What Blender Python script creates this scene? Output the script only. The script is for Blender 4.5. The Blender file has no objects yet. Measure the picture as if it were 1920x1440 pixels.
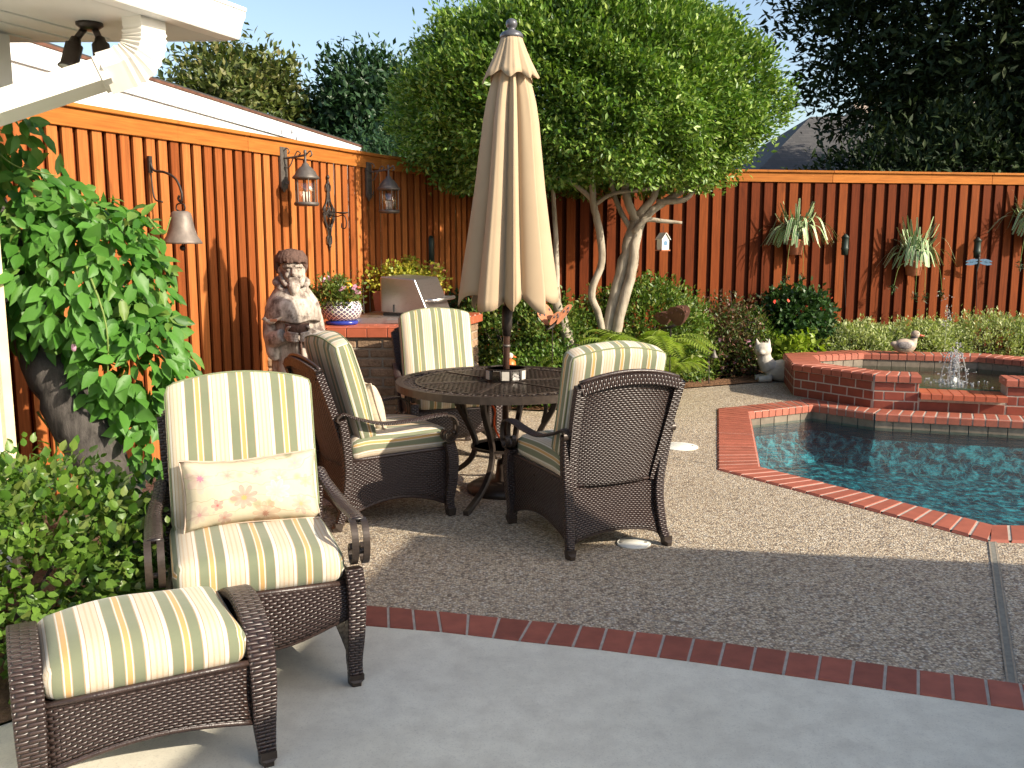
import bpy, bmesh, math, random
import numpy as np
from mathutils import Vector, Matrix
random.seed(7); rng = np.random.default_rng(7)
S = bpy.context.scene
C = S.collection
R = math.radians

# ------------------------------------------------------------------ camera, sky, sun, exposure
cam = bpy.data.cameras.new('camera'); co = bpy.data.objects.new('camera', cam); C.objects.link(co)
co.location = (0, 0, 1.58); co.rotation_euler = (R(90 - 8.611), 0, 0)
cam.sensor_width = 36; cam.lens = 36 * 1750 / 1920; cam.clip_start = .05; cam.clip_end = 1500
S.camera = co
SUN_EL = 27.5; SUN_AZ = 118.0           # azimuth clockwise from +Y
w = bpy.data.worlds.new('World'); S.world = w; w.use_nodes = True
nt = w.node_tree; bg = nt.nodes['Background']
sky = nt.nodes.new('ShaderNodeTexSky'); sky.sky_type = 'NISHITA'; sky.sun_disc = False
sky.sun_elevation = R(SUN_EL); sky.sun_rotation = R(SUN_AZ); sky.air_density = 1.0; sky.dust_density = 1.9; sky.ozone_density = .6
nt.links.new(sky.outputs[0], bg.inputs[0]); bg.inputs[1].default_value = .14
sl = bpy.data.lights.new('sun', 'SUN'); sl.energy = 5.0; sl.angle = R(.5); sl.color = (1, .90, .74)
so = bpy.data.objects.new('sun', sl); C.objects.link(so)
sd = Vector((math.sin(R(SUN_AZ)) * math.cos(R(SUN_EL)), math.cos(R(SUN_AZ)) * math.cos(R(SUN_EL)), math.sin(R(SUN_EL))))
so.rotation_euler = sd.to_track_quat('Z', 'Y').to_euler(); so.location = sd * 40
vs = S.view_settings; vs.view_transform = 'Standard'; vs.look = 'None'; vs.gamma = 1; vs.exposure = .78
S.cycles.max_bounces = 8; S.cycles.transparent_max_bounces = 24

# ------------------------------------------------------------------ object helpers
def tag(o, label=None, cat=None, group=None, kind=None):
    if label: o['label'] = label
    if cat: o['category'] = cat
    if group: o['group'] = group
    if kind: o['kind'] = kind
    return o
def mk(name, me, par=None, loc=(0, 0, 0), rz=0, rot=None, sc=None):
    o = bpy.data.objects.new(name, me); C.objects.link(o)
    if par: o.parent = par
    o.location = loc; o.rotation_euler = rot if rot else (0, 0, rz)
    if sc: o.scale = sc
    return o
def thing(name, label, cat, loc=(0, 0, 0), rz=0, group=None):
    o = mk(name, None, None, loc, rz); o.empty_display_size = .1
    return tag(o, label, cat, group)
def copy_tree(o, par=None):
    c = o.copy(); C.objects.link(c); c.parent = par
    for ch in o.children: copy_tree(ch, c)
    return c
def V(*a): return Vector(a)
def spl(pts, n=6):
    """Catmull-Rom through the points"""
    P = [Vector(p) for p in pts]; out = []
    for i in range(len(P) - 1):
        p0 = P[i - 1] if i else P[0] * 2 - P[1]; p1 = P[i]; p2 = P[i + 1]
        p3 = P[i + 2] if i + 2 < len(P) else P[-1] * 2 - P[-2]
        for k in range(n):
            t = k / n
            out.append(.5 * ((2 * p1) + (p2 - p0) * t + (2 * p0 - 5 * p1 + 4 * p2 - p3) * t * t + (3 * p1 - p0 - 3 * p2 + p3) * t ** 3))
    return out + [P[-1]]

class MB:
    def __init__(s): s.v = []; s.f = []; s.u = []
    def add(s, vs, fs, us=None):
        o = len(s.v); s.v += [tuple(v) for v in vs]
        for i, f in enumerate(fs):
            s.f.append(tuple(a + o for a in f)); s.u.append(us[i] if us else [(0, 0)] * len(f))
        return s
    def box(s, c, d, rz=0, M=None, taper=1):
        h = [x / 2 for x in d]; vs = []
        for z in (-1, 1):
            t = taper if z > 0 else 1
            for x, y in ((-1, -1), (1, -1), (1, 1), (-1, 1)):
                p = Vector((x * h[0] * t, y * h[1] * t, z * h[2]))
                if M: p = M @ p
                elif rz: p = Matrix.Rotation(rz, 3, 'Z') @ p
                vs.append(p + Vector(c))
        q = d
        us = [[(0, 0), (0, q[1]), (q[0], q[1]), (q[0], 0)], [(0, 0), (q[0], 0), (q[0], q[1]), (0, q[1])]] + \
             [[(0, 0), (l, 0), (l, q[2]), (0, q[2])] for l in (q[0], q[1], q[0], q[1])]
        return s.add(vs, [(0, 3, 2, 1), (4, 5, 6, 7), (0, 1, 5, 4), (1, 2, 6, 5), (2, 3, 7, 6), (3, 0, 4, 7)], us)
    def grid(s, fn, nu, nv, lu=1, lv=1, uvfn=None):
        vs = [fn(i / nu, j / nv) for j in range(nv + 1) for i in range(nu + 1)]; fs = []; us = []
        uv = uvfn or (lambda u, v: (u * lu, v * lv))
        for j in range(nv):
            for i in range(nu):
                a = j * (nu + 1) + i; fs.append((a, a + 1, a + nu + 2, a + nu + 1))
                us.append([uv(i / nu, j / nv), uv((i + 1) / nu, j / nv), uv((i + 1) / nu, (j + 1) / nv), uv(i / nu, (j + 1) / nv)])
        return s.add(vs, fs, us)
    def tube(s, pts, r, n=8, flat=(1, 1), ref=None, cap=True, square=False):
        P = [Vector(p) for p in pts]; m = len(P)
        rs = list(r) if hasattr(r, '__len__') else [r] * m
        if len(rs) != m:
            k = len(rs); rs = [rs[min(k - 1, int(i * (k - 1) / (m - 1)))] * (1 - (i * (k - 1) / (m - 1)) % 1) + rs[min(k - 1, int(i * (k - 1) / (m - 1)) + 1)] * ((i * (k - 1) / (m - 1)) % 1) for i in range(m)]
        T = [((P[min(i + 1, m - 1)] - P[max(i - 1, 0)]) or Vector((0, 0, 1))).normalized() for i in range(m)]
        a = Vector(ref) if ref else (Vector((1, 0, 0)) if abs(T[0].x) < .8 else Vector((0, 1, 0)))
        vs = []; L = 0; ls = []
        if square: n = 4
        for i in range(m):
            if i: L += (P[i] - P[i - 1]).length
            ls.append(L)
            a = (a - T[i] * a.dot(T[i])); a = a.normalized() if a.length > 1e-6 else T[i].orthogonal().normalized()
            b = T[i].cross(a)
            for k in range(n):
                th = 2 * math.pi * (k + (.5 if square else 0)) / n
                q = 1.414 if square else 1
                vs.append(P[i] + a * math.cos(th) * rs[i] * flat[0] * q + b * math.sin(th) * rs[i] * flat[1] * q)
        fs = []; us = []; per = 2 * math.pi * max(rs) * (flat[0] + flat[1]) / 2
        for i in range(m - 1):
            for k in range(n):
                k2 = (k + 1) % n
                fs.append((i * n + k, i * n + k2, (i + 1) * n + k2, (i + 1) * n + k))
                us.append([(per * k / n, ls[i]), (per * (k + 1) / n, ls[i]), (per * (k + 1) / n, ls[i + 1]), (per * k / n, ls[i + 1])])
        if cap:
            fs.append(tuple(range(n))[::-1]); us.append([(0, 0)] * n)
            fs.append(tuple((m - 1) * n + k for k in range(n))); us.append([(0, 0)] * n)
        return s.add(vs, fs, us)
    def lathe(s, prof, n=20, c=(0, 0, 0), sx=1, sy=1, M=None):
        vs = []; fs = []; us = []
        for r, z in prof:
            for k in range(n):
                p = Vector((r * sx * math.cos(2 * math.pi * k / n), r * sy * math.sin(2 * math.pi * k / n), z))
                if M: p = M @ p
                vs.append(p + Vector(c))
        m = len(prof); L = [0]
        for i in range(1, m): L.append(L[-1] + math.dist(prof[i], prof[i - 1]))
        for i in range(m - 1):
            for k in range(n):
                k2 = (k + 1) % n
                fs.append((i * n + k, i * n + k2, (i + 1) * n + k2, (i + 1) * n + k))
                us.append([(k / n, L[i]), ((k + 1) / n, L[i]), ((k + 1) / n, L[i + 1]), (k / n, L[i + 1])])
        if prof[0][0] > 1e-5: fs.append(tuple(range(n))[::-1]); us.append([(0, 0)] * n)
        if prof[-1][0] > 1e-5: fs.append(tuple((m - 1) * n + k for k in range(n))); us.append([(0, 0)] * n)
        return s.add(vs, fs, us)
    def ball(s, c, r, n=12, M=None):
        r = r if hasattr(r, '__len__') else (r, r, r); k = max(6, n // 2 + 1)
        pr = [(max(1e-6, math.sin(math.pi * i / k)), -math.cos(math.pi * i / k)) for i in range(k + 1)]
        X = Matrix.Diagonal((r[0], r[1], r[2])); X = (M @ X) if M else X
        return s.lathe(pr, n, c, M=X)
    def prism(s, poly, z0, z1):
        n = len(poly); vs = [(x, y, z0) for x, y in poly] + [(x, y, z1) for x, y in poly]
        return s.add(vs, [tuple(range(n))[::-1], tuple(range(n, 2 * n))] + [(i, (i + 1) % n, n + (i + 1) % n, n + i) for i in range(n)])
    def mesh(s, name, mat, smooth=False):
        me = bpy.data.meshes.new(name); me.from_pydata(s.v, [], s.f)
        ul = me.uv_layers.new(name='UVMap'); ul.data.foreach_set('uv', [c for f in s.u for p in f for c in p])
        if mat: me.materials.append(mat)
        if smooth: me.polygons.foreach_set('use_smooth', [True] * len(me.polygons))
        me.update(); return me
    def obj(s, name, mat, par=None, smooth=False, loc=(0, 0, 0), rz=0):
        o = mk(name, s.mesh(name, mat, smooth), par, loc, rz)
        if smooth == 'auto': pass
        return o
def autosmooth(o, ang=40):
    """smooth shading with hard edges above the angle"""
    me = o.data; bm = bmesh.new(); bm.from_mesh(me)
    bmesh.ops.remove_doubles(bm, verts=bm.verts, dist=1e-5)
    for e in bm.edges: e.smooth = not (len(e.link_faces) == 2 and e.calc_face_angle(0) > R(ang))
    for f in bm.faces: f.smooth = True
    bm.to_mesh(me); bm.free(); return o
def bevel(o, wd, seg=2):
    m = o.modifiers.new('bevel', 'BEVEL'); m.width = wd; m.segments = seg; m.limit_method = 'ANGLE'; return o
def solid(o, t):
    m = o.modifiers.new('solid', 'SOLIDIFY'); m.thickness = t; m.offset = 0; return o
def remesh(o, vox, it=6, fac=.5):
    m = o.modifiers.new('remesh', 'REMESH'); m.mode = 'VOXEL'; m.voxel_size = vox; m.use_smooth_shade = True
    q = o.modifiers.new('smooth', 'SMOOTH'); q.iterations = it; q.factor = fac; return o
_cb = {}
def chamfer_box(d, b, mat):
    k = (tuple(round(x, 3) for x in d), b, mat.name)
    if k not in _cb:
        bm = bmesh.new(); bmesh.ops.create_cube(bm, size=1)
        for v in bm.verts: v.co = Vector((v.co.x * d[0], v.co.y * d[1], v.co.z * d[2]))
        bmesh.ops.bevel(bm, geom=bm.edges[:], offset=b, segments=1, affect='EDGES')
        me = bpy.data.meshes.new('brick'); bm.to_mesh(me); bm.free(); me.materials.append(mat); _cb[k] = me
    return _cb[k]
def fill_poly(name, outer, holes, z, mat):
    """flat sheet with holes"""
    bm = bmesh.new(); es = []
    for lp in [outer] + list(holes):
        vs = [bm.verts.new((x, y, z)) for x, y in lp]
        es += [bm.edges.new((vs[i], vs[(i + 1) % len(vs)])) for i in range(len(vs))]
    bmesh.ops.triangle_fill(bm, edges=es, use_beauty=True)
    for f in bm.faces:
        if f.normal.z < 0: f.normal_flip()
    me = bpy.data.meshes.new(name); bm.to_mesh(me); bm.free(); me.materials.append(mat)
    return mk(name, me)
def offset_poly(P, d):
    """offset to the left of the direction of travel; closed polygon"""
    n = len(P); out = []
    for i in range(n):
        a, b, c = Vector(P[i - 1]), Vector(P[i]), Vector(P[(i + 1) % n])
        e1 = (b - a).normalized(); e2 = (c - b).normalized()
        n1 = Vector((-e1.y, e1.x)); n2 = Vector((-e2.y, e2.x)); m = (n1 + n2)
        m = m / max(.25, m.dot(n1)); out.append((b.x + m.x * d, b.y + m.y * d))
    return out
def quad_brick(p4, z0, z1, mat, par, b=.008, name='brick'):
    c = sum((Vector(p) for p in p4), Vector((0, 0))) / 4
    ins = [Vector(p) + (c - Vector(p)).normalized() * b * 1.4 for p in p4]
    vs = [(x, y, z0) for x, y in p4] + [(x, y, z1 - b) for x, y in p4] + [(p.x, p.y, z1) for p in ins]
    vs = [(x - c.x, y - c.y, z) for x, y, z in vs]
    fs = [(8, 9, 10, 11)] + [(i, (i + 1) % 4, 4 + (i + 1) % 4, 4 + i) for i in range(4)] + [(4 + i, 4 + (i + 1) % 4, 8 + (i + 1) % 4, 8 + i) for i in range(4)]
    me = bpy.data.meshes.new(name); me.from_pydata(vs, [], fs); me.materials.append(mat)
    return mk(name, me, par, (c.x, c.y, 0))
def brick_strip(i0, i1, o0, o1, pitch, joint, z0, z1, mat, par, b=.008):
    """bricks laid across a strip between inner edge i0-i1 and outer edge o0-o1"""
    i0, i1, o0, o1 = map(Vector, (i0, i1, o0, o1)); L = ((i1 - i0).length + (o1 - o0).length) / 2
    n = max(1, round(L / pitch)); g = joint / L / 2; e = joint / 2
    for k in range(n):
        t0 = k / n + g; t1 = (k + 1) / n - g
        a, b_, c, d = i0.lerp(i1, t0), i0.lerp(i1, t1), o0.lerp(o1, t1), o0.lerp(o1, t0)
        dz = random.uniform(-.0012, .0012)
        quad_brick([a, b_, c, d], z0, z1 + dz, mat, par, b)
def wall_bricks(par, p0, p1, z0, rows, h, wd, dep, joint, mat, nrm, proud=.004, bev=.005, jit=0):
    p0, p1 = Vector(p0), Vector(p1); L = (p1 - p0).length; e = (p1 - p0) / L; rz = math.atan2(e.y, e.x)
    for r in range(rows):
        x = -(wd * .5) * (r % 2)
        while x < L - .01:
            a = max(0, x) + joint / 2; b = min(L, x + wd) - joint / 2; x += wd
            if b - a < .015: continue
            c = p0 + e * ((a + b) / 2) + Vector(nrm) * (proud - dep / 2 + random.uniform(-jit, jit))
            mk('brick', chamfer_box((b - a, dep, h - joint), bev, mat), par, (c.x, c.y, z0 + (r + .5) * h), rz + random.uniform(-jit, jit) * 2)

# ------------------------------------------------------------------ material helpers
class NT:
    def __init__(s, name):
        s.m = bpy.data.materials.new(name); s.m.use_nodes = True; s.t = s.m.node_tree
        s.b = s.t.nodes['Principled BSDF']; s.out = s.t.nodes['Material Output']
    def n(s, typ, **kw):
        q = s.t.nodes.new('ShaderNode' + typ)
        for k, v in kw.items(): setattr(q, k, v)
        return q
    def l(s, a, b): s.t.links.new(a, b); return s
    def val(s, sock, x):
        if hasattr(x, 'links') or isinstance(x, bpy.types.NodeSocket): s.t.links.new(x, sock)
        else: sock.default_value = x
    def math(s, op, a, b=0, c=None):
        q = s.n('Math', operation=op); s.val(q.inputs[0], a); s.val(q.inputs[1], b)
        if c is not None: s.val(q.inputs[2], c)
        return q.outputs[0]
    def mix(s, f, a, b, blend='MIX'):
        q = s.n('Mix', data_type='RGBA', blend_type=blend); s.val(q.inputs[0], f)
        for k, x in ((6, a), (7, b)):
            if isinstance(x, bpy.types.NodeSocket): s.l(x, q.inputs[k])
            else: q.inputs[k].default_value = (*x[:3], 1)
        return q.outputs[2]
    def ramp(s, f, stops, interp='LINEAR'):
        q = s.n('ValToRGB'); s.val(q.inputs[0], f); r = q.color_ramp; r.interpolation = interp
        while len(r.elements) < len(stops): r.elements.new(.5)
        for e, (p, c) in zip(r.elements, stops): e.position = p; e.color = (*c[:3], 1) if hasattr(c, '__len__') else (c, c, c, 1)
        return q.outputs[0]
    def pos(s, scale=(1, 1, 1), obj=False):
        g = s.n('TexCoord').outputs['Object'] if obj else s.n('NewGeometry').outputs['Position']
        m = s.n('VectorMath', operation='MULTIPLY'); s.l(g, m.inputs[0]); m.inputs[1].default_value = scale
        return m.outputs[0]
    def noise(s, vec, scale, detail=4, rough=.55, out=0):
        q = s.n('TexNoise'); s.l(vec, q.inputs['Vector']); q.inputs['Scale'].default_value = scale; q.inputs['Detail'].default_value = detail; q.inputs['Roughness'].default_value = rough
        return q.outputs[out]
    def voro(s, vec, scale, feature='F1', out=0, rand=1):
        q = s.n('TexVoronoi', feature=feature); s.l(vec, q.inputs['Vector']); q.inputs['Scale'].default_value = scale; q.inputs['Randomness'].default_value = rand
        return q.outputs[out]
    def bump(s, h, strength=.3, dist=.01):
        q = s.n('Bump'); q.inputs['Strength'].default_value = strength; q.inputs['Distance'].default_value = dist
        s.l(h, q.inputs['Height']); s.l(q.outputs[0], s.b.inputs['Normal']); return q
    def col(s, c): s.val(s.b.inputs['Base Color'], c if isinstance(c, bpy.types.NodeSocket) else (*c[:3], 1)); return s
    def set(s, rough=None, metal=None, spec=None, **kw):
        if rough is not None: s.val(s.b.inputs['Roughness'], rough)
        if metal is not None: s.b.inputs['Metallic'].default_value = metal
        if spec is not None: s.b.inputs['Specular IOR Level'].default_value = spec
        return s
def scl(c, k): return tuple(min(1, x * k) for x in c[:3])
def basic(name, c, rough=.6, metal=0, spec=.5, var=.25, nscale=12, bstr=.15, bscale=60, bdist=.004, objrand=0):
    """plain coloured surface with blotchy variation, fine relief and a different tone for each piece"""
    k = NT(name); p = k.pos()
    n = k.noise(p, nscale, 5)
    c1 = k.mix(k.ramp(n, [(.3, 0), (.7, 1)]), scl(c, 1 - var), scl(c, 1 + var))
    if objrand:
        r = k.n('ObjectInfo').outputs['Random']
        c1 = k.mix(1, c1, k.ramp(r, [(0, 1 - objrand), (1, 1)]), 'MULTIPLY')
    k.col(c1).set(rough, metal, spec)
    if bstr: k.bump(k.noise(p, bscale, 4), bstr, bdist)
    return k.m
# ------------------------------------------------------------------ materials
def wood(name, c, axis='z', objrand=.48):
    k = NT(name); ob = axis == 'x'
    sc = (1, 1, .05) if axis == 'z' else (.05, 1, 1)
    p = k.pos(sc, ob); g = k.noise(p, 70, 5, .6); g2 = k.noise(p, 14, 3); kn = k.noise(k.pos((1, 1, .35), ob), 6, 2)
    r = k.n('ObjectInfo').outputs['Random']
    c1 = k.mix(k.ramp(g, [(.35, 0), (.65, 1)]), scl(c, .72), scl(c, 1.15))
    c1 = k.mix(k.ramp(g2, [(.4, 0), (.75, .5)]), c1, scl((c[0] * .8, c[1] * .62, c[2] * .6), 1))
    c1 = k.mix(k.ramp(kn, [(.66, 0), (.74, .6)]), c1, scl(c, .38))
    c1 = k.mix(1, c1, k.ramp(r, [(0, (1 - objrand, 1 - objrand * 1.25, 1 - objrand * 1.3)), (.55, (.95, .9, .9)), (1, (1.0, 1.0, 1.0))]), 'MULTIPLY')
    k.col(c1).set(.7, 0, .1); k.bump(g, .22, .003); return k.m
M_board = wood('stained_cedar_board', (.41, .145, .040))
M_back = wood('stained_cedar_back_board_gap_shade', (.21, .052, .015))  # darker than the front boards: shadow in the gaps put into the colour
M_board3 = wood('dark_red_cedar_board', (.195, .050, .012))
M_back3 = wood('red_cedar_back_board_gap_shade', (.085, .022, .008))  # recess shadow between the back fence boards painted in as a darker tone
M_cap = wood('stained_cedar_cap', (.42, .160, .034), 'x', .18)
M_white = basic('white_trim_paint', (.80, .79, .76), .45, 0, .4, .03, 3, .05, 30)
M_soffit = basic('soffit_paint', (.68, .66, .62), .6, 0, .3, .05, 2, .05, 20)
M_wallpaint = basic('pale_wall_paint', (.74, .76, .76), .6, 0, .3, .05, 2, .2, 12, .01)
M_trimcream = basic('cream_corner_trim', (.72, .55, .36), .6, 0, .3, .1, 9)
M_dsp = basic('downspout_enamel', (.76, .72, .65), .38, 0, .5, .04, 4, .03, 20)
M_iron = basic('dark_bronze_metal', (.050, .036, .028), .42, .35, .5, .25, 30, .12, 120, .002)
M_irond = basic('wrought_iron', (.030, .022, .018), .55, .3, .5, .3, 40, .2, 90, .002)
M_lantern = basic('lantern_grey_bronze', (.105, .090, .078), .5, .3, .5, .2, 30, .15, 80, .002)
M_bell = basic('weathered_bell_iron', (.19, .155, .13), .55, .3, .4, .25, 18, .25, 70, .003)
M_pole = basic('umbrella_pole_bronze', (.075, .040, .028), .35, .3, .5, .15, 20, 0)
M_ballgrey = basic('finial_grey', (.09, .09, .10), .35, .2, .5, .15, 20, 0)
M_mulch = basic('mulch', (.20, .105, .055), .9, 0, .2, .5, 30, .9, 45, .03)
M_soil = basic('soil', (.13, .08, .05), .95, 0, .1, .4, 8, .6, 30, .03)
M_lawn = basic('ground_beyond', (.09, .11, .04), .95, 0, .1, .4, 3, .4, 20, .03)
M_mortar = basic('mortar', (.42, .37, .31), .9, 0, .2, .15, 30, .3, 150, .003)
M_mortard = basic('weathered_mortar', (.30, .25, .19), .9, 0, .2, .2, 30, .4, 90, .006)
M_brick = basic('red_brick_paver', (.33, .095, .060), .6, 0, .4, .16, 14, .2, 160, .002, .28)
M_cope = basic('terracotta_coping_brick', (.37, .108, .066), .55, 0, .4, .14, 12, .15, 120, .002, .22)
M_spabrick = basic('spa_wall_brick', (.26, .060, .036), .5, 0, .4, .14, 12, .2, 120, .002, .22)
M_bbqbrick = basic('tan_tumbled_brick', (.36, .235, .145), .85, 0, .25, .32, 22, .8, 60, .012, .40)
M_tile = basic('terracotta_counter_tile', (.42, .105, .05), .42, 0, .5, .1, 10, .06, 60, .002, .15)
M_wtile = basic('waterline_stone_tile', (.215, .17, .125), .55, 0, .4, .22, 16, .15, 60, .002, .35)
M_wtspa = M_wtile
M_steel = NT('brushed_stainless'); _p = M_steel.pos((1, 1, 30)); _n = M_steel.noise(_p, 30, 3)
M_steel.col(M_steel.mix(_n, (.38, .35, .33), (.60, .56, .53))).set(M_steel.ramp(_n, [(.3, .26), (.7, .42)]), .95); M_steel = M_steel.m
M_steeld = basic('dark_steel', (.05, .05, .05), .4, .6, .5, .1, 20, 0)
M_pot = basic('terracotta_pot', (.36, .13, .065), .8, 0, .3, .15, 20, .2, 60)
M_potdark = basic('weathered_pot', (.17, .10, .065), .85, 0, .2, .4, 18, .3, 50)
M_lid = basic('white_plastic_lid', (.74, .72, .64), .5, 0, .4, .06, 20, .05, 60)
M_chip = basic('wood_chips', (.30, .165, .085), .9, 0, .2, .4, 20, 0)
M_shingle = NT('grey_shingles'); _p = M_shingle.pos((1, 1, 1)); _b = M_shingle.n('TexBrick'); M_shingle.l(M_shingle.n('TexCoord').outputs['UV'], _b.inputs['Vector'])
_b.inputs['Scale'].default_value = 1; _b.inputs['Brick Width'].default_value = .32; _b.inputs['Row Height'].default_value = .14; _b.inputs['Mortar Size'].default_value = .008; _b.inputs['Color1'].default_value = (.045, .043, .042, 1); _b.inputs['Color2'].default_value = (.085, .08, .078, 1); _b.inputs['Mortar'].default_value = (.03, .03, .03, 1)
M_shingle.col(M_shingle.mix(.4, _b.outputs[0], M_shingle.mix(M_shingle.noise(_p, 2), (.03, .03, .03), (.10, .092, .088)))).set(.9); M_shingle.bump(_b.outputs[1], -.5, .01); M_shingle = M_shingle.m

def concrete():
    k = NT('patio_concrete'); p = k.pos()
    n1 = k.noise(p, 1.3, 5, .6); n2 = k.noise(p, 9, 6, .65); n3 = k.noise(p, 160, 2, .6); v = k.voro(p, 95)
    c = k.mix(k.ramp(n1, [(.3, 0), (.7, 1)]), (.62, .58, .475), (.75, .71, .59))
    c = k.mix(k.ramp(n2, [(.35, .40), (.6, 0)]), c, (.46, .415, .34))
    st = k.noise(p, 2.6, 6, .7); c = k.mix(k.ramp(st, [(.56, 0), (.68, .35)]), c, (.46, .42, .345))
    c = k.mix(k.ramp(n3, [(.55, 0), (.72, .35)]), c, (.33, .30, .26))
    c = k.mix(k.ramp(v, [(.04, .55), (.10, 0)]), c, (.16, .145, .125))
    # hairline crack: narrow band of a distorted wave
    d = k.n('VectorMath', operation='ADD'); k.l(p, d.inputs[0]); nn = k.noise(p, 2.2, 4, .6, 1); k.l(nn, d.inputs[1])
    wv = k.n('TexWave'); k.l(d.outputs[0], wv.inputs['Vector']); wv.inputs['Scale'].default_value = .09; wv.inputs['Distortion'].default_value = 1
    c = k.mix(k.ramp(wv.outputs['Fac'], [(.495, 0), (.5, .22), (.505, 0)]), c, (.42, .38, .32))
    k.col(c).set(.85, 0, .25); k.bump(n3, .25, .002); return k.m
M_conc = concrete()
def aggregate():
    k = NT('exposed_aggregate'); p = k.pos(); nz = k.noise(p, 40, 2, .5, 1)
    ad = k.n('VectorMath', operation='MULTIPLY_ADD'); k.l(nz, ad.inputs[0]); ad.inputs[1].default_value = (.008, .008, .008); k.l(p, ad.inputs[2]); q = ad.outputs[0]
    cc = k.voro(q, 88, 'F1', 1); dd = k.voro(q, 88, 'F1', 0)
    sep = k.n('SeparateColor'); k.l(cc, sep.inputs[0])
    c = k.ramp(sep.outputs[0], [(0, (.15, .115, .085)), (.11, (.32, .24, .165)), (.25, (.50, .40, .275)), (.45, (.60, .49, .35)), (.66, (.68, .58, .44)), (.80, (.38, .345, .30)), (.89, (.72, .65, .53)), (.96, (.29, .20, .14))], 'CONSTANT')
    c = k.mix(k.ramp(dd, [(.35, 0), (.75, .75)]), c, (.17, .135, .10))
    big = k.noise(p, 1.1, 5, .6); c = k.mix(k.ramp(big, [(.35, .22), (.65, 0)]), c, (.25, .19, .13))
    k.col(c).set(.62, 0, .35); k.bump(k.math('SUBTRACT', 1, dd), .9, .006); return k.m
M_agg = aggregate()

def stripes():
    k = NT('striped_cushion_fabric'); uv = k.n('UVMap').outputs[0]; s = k.n('SeparateXYZ'); k.l(uv, s.inputs[0])
    f = k.math('FRACT', k.math('DIVIDE', k.math('ADD', s.outputs[0], 16.0432), .16))
    G_ = (.165, .185, .115); Wt = (.62, .585, .50); Cr = (.56, .475, .36); Tn = (.38, .265, .155); Ye = (.52, .31, .115); Pk = (.52, .385, .26)
    c = k.ramp(f, [(0, G_), (.185, Tn), (.20, Wt), (.225, Ye), (.315, Wt), (.335, Tn), (.35, G_), (.525, Tn), (.545, Wt), (.605, Tn), (.625, Cr), (.70, Pk), (.735, Cr), (.80, Pk), (.835, Cr), (.90, Tn), (.915, Wt), (.985, Tn)], 'CONSTANT')
    p = k.pos(); n = k.noise(p, 380, 2); b = k.noise(p, 7, 3)
    c = k.mix(k.ramp(n, [(.3, .16), (.7, 0)]), c, (.16, .14, .09)); c = k.mix(k.ramp(b, [(.4, 0), (.8, .10)]), c, (.45, .36, .22))
    k.col(c).set(.9, 0, .2); k.b.inputs['Sheen Weight'].default_value = .15
    h = k.math('ADD', k.math('MULTIPLY', n, .12), k.noise(k.pos((1, 1, 1)), 9, 3)); k.bump(h, .25, .012); return k.m
M_stripe = stripes()
M_piping = basic('green_piping', (.19, .21, .115), .85, 0, .2, .1, 20, 0)
M_canvas = NT('tan_umbrella_canvas'); _p = M_canvas.pos(); _n = M_canvas.noise(_p, 5, 4)
M_canvas.col(M_canvas.mix(_n, (.37, .275, .178), (.43, .325, .215))).set(.9, 0, .15); M_canvas.bump(M_canvas.noise(_p, 420, 2), .15, .002); M_canvas = M_canvas.m

def weave(name, c, uw=.027, vh=.0112):
    """flat resin strands in a running weave, laid out in the part's own surface coordinates (metres)"""
    k = NT(name); uv = k.n('UVMap').outputs[0]; s = k.n('SeparateXYZ'); k.l(uv, s.inputs[0])
    v = k.math('DIVIDE', s.outputs[1], vh); row = k.math('FLOOR', v)
    u = k.math('ADD', k.math('DIVIDE', s.outputs[0], uw), k.math('MULTIPLY', k.math('MODULO', row, 2), .5))
    fu = k.math('FRACT', u); fv = k.math('FRACT', v)
    h = k.math('MULTIPLY', k.math('SINE', k.math('MULTIPLY', fu, math.pi)), k.math('SINE', k.math('MULTIPLY', fv, math.pi)))
    h = k.math('POWER', h, .55); n = k.noise(k.pos(), 30, 3)
    c1 = k.mix(k.ramp(h, [(.15, 0), (.6, 1)]), scl(c, .12), c); c1 = k.mix(k.ramp(n, [(.3, .5), (.7, 0)]), c1, scl(c, .55))
    k.col(c1).set(k.ramp(n, [(.3, .26), (.7, .42)]), 0, .55); k.bump(h, .9, .006); return k.m
M_wick = weave('brown_resin_wicker', (.048, .028, .023))
M_wickd = basic('wicker_edge_strand', (.036, .021, .017), .35, 0, .55, .3, 60, .4, 140, .003)

def leafmat(name, cols, trans=.30, rough=.42, spec=.4):
    k = NT(name); r = k.n('NewGeometry').outputs['Random Per Island']
    c = k.ramp(r, [(i / (len(cols) - 1), q) for i, q in enumerate(cols)])
    o = k.n('ObjectInfo').outputs['Random']; c = k.mix(1, c, k.ramp(o, [(0, .78), (1, 1.0)]), 'MULTIPLY')
    k.col(c).set(rough, 0, spec); t = k.n('BsdfTranslucent'); k.l(k.mix(1, c, (1.0, 1.15, .45), 'MULTIPLY'), t.inputs[0])
    m = k.n('MixShader'); m.inputs[0].default_value = trans; k.l(k.b.outputs[0], m.inputs[1]); k.l(t.outputs[0], m.inputs[2]); k.l(m.outputs[0], k.out.inputs[0]); return k.m
L_ball = leafmat('clipped_tree_leaf', [(.045, .105, .013), (.10, .20, .024), (.165, .275, .036), (.30, .39, .09)], .24)
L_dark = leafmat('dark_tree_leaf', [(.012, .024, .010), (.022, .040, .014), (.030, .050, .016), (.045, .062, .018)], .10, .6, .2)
L_olive = leafmat('olive_tree_leaf', [(.060, .090, .022), (.11, .15, .036), (.17, .20, .055), (.22, .20, .075)], .25)
L_deep = leafmat('deep_green_leaf', [(.020, .056, .024), (.036, .085, .032), (.055, .11, .042)], .2)
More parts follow.
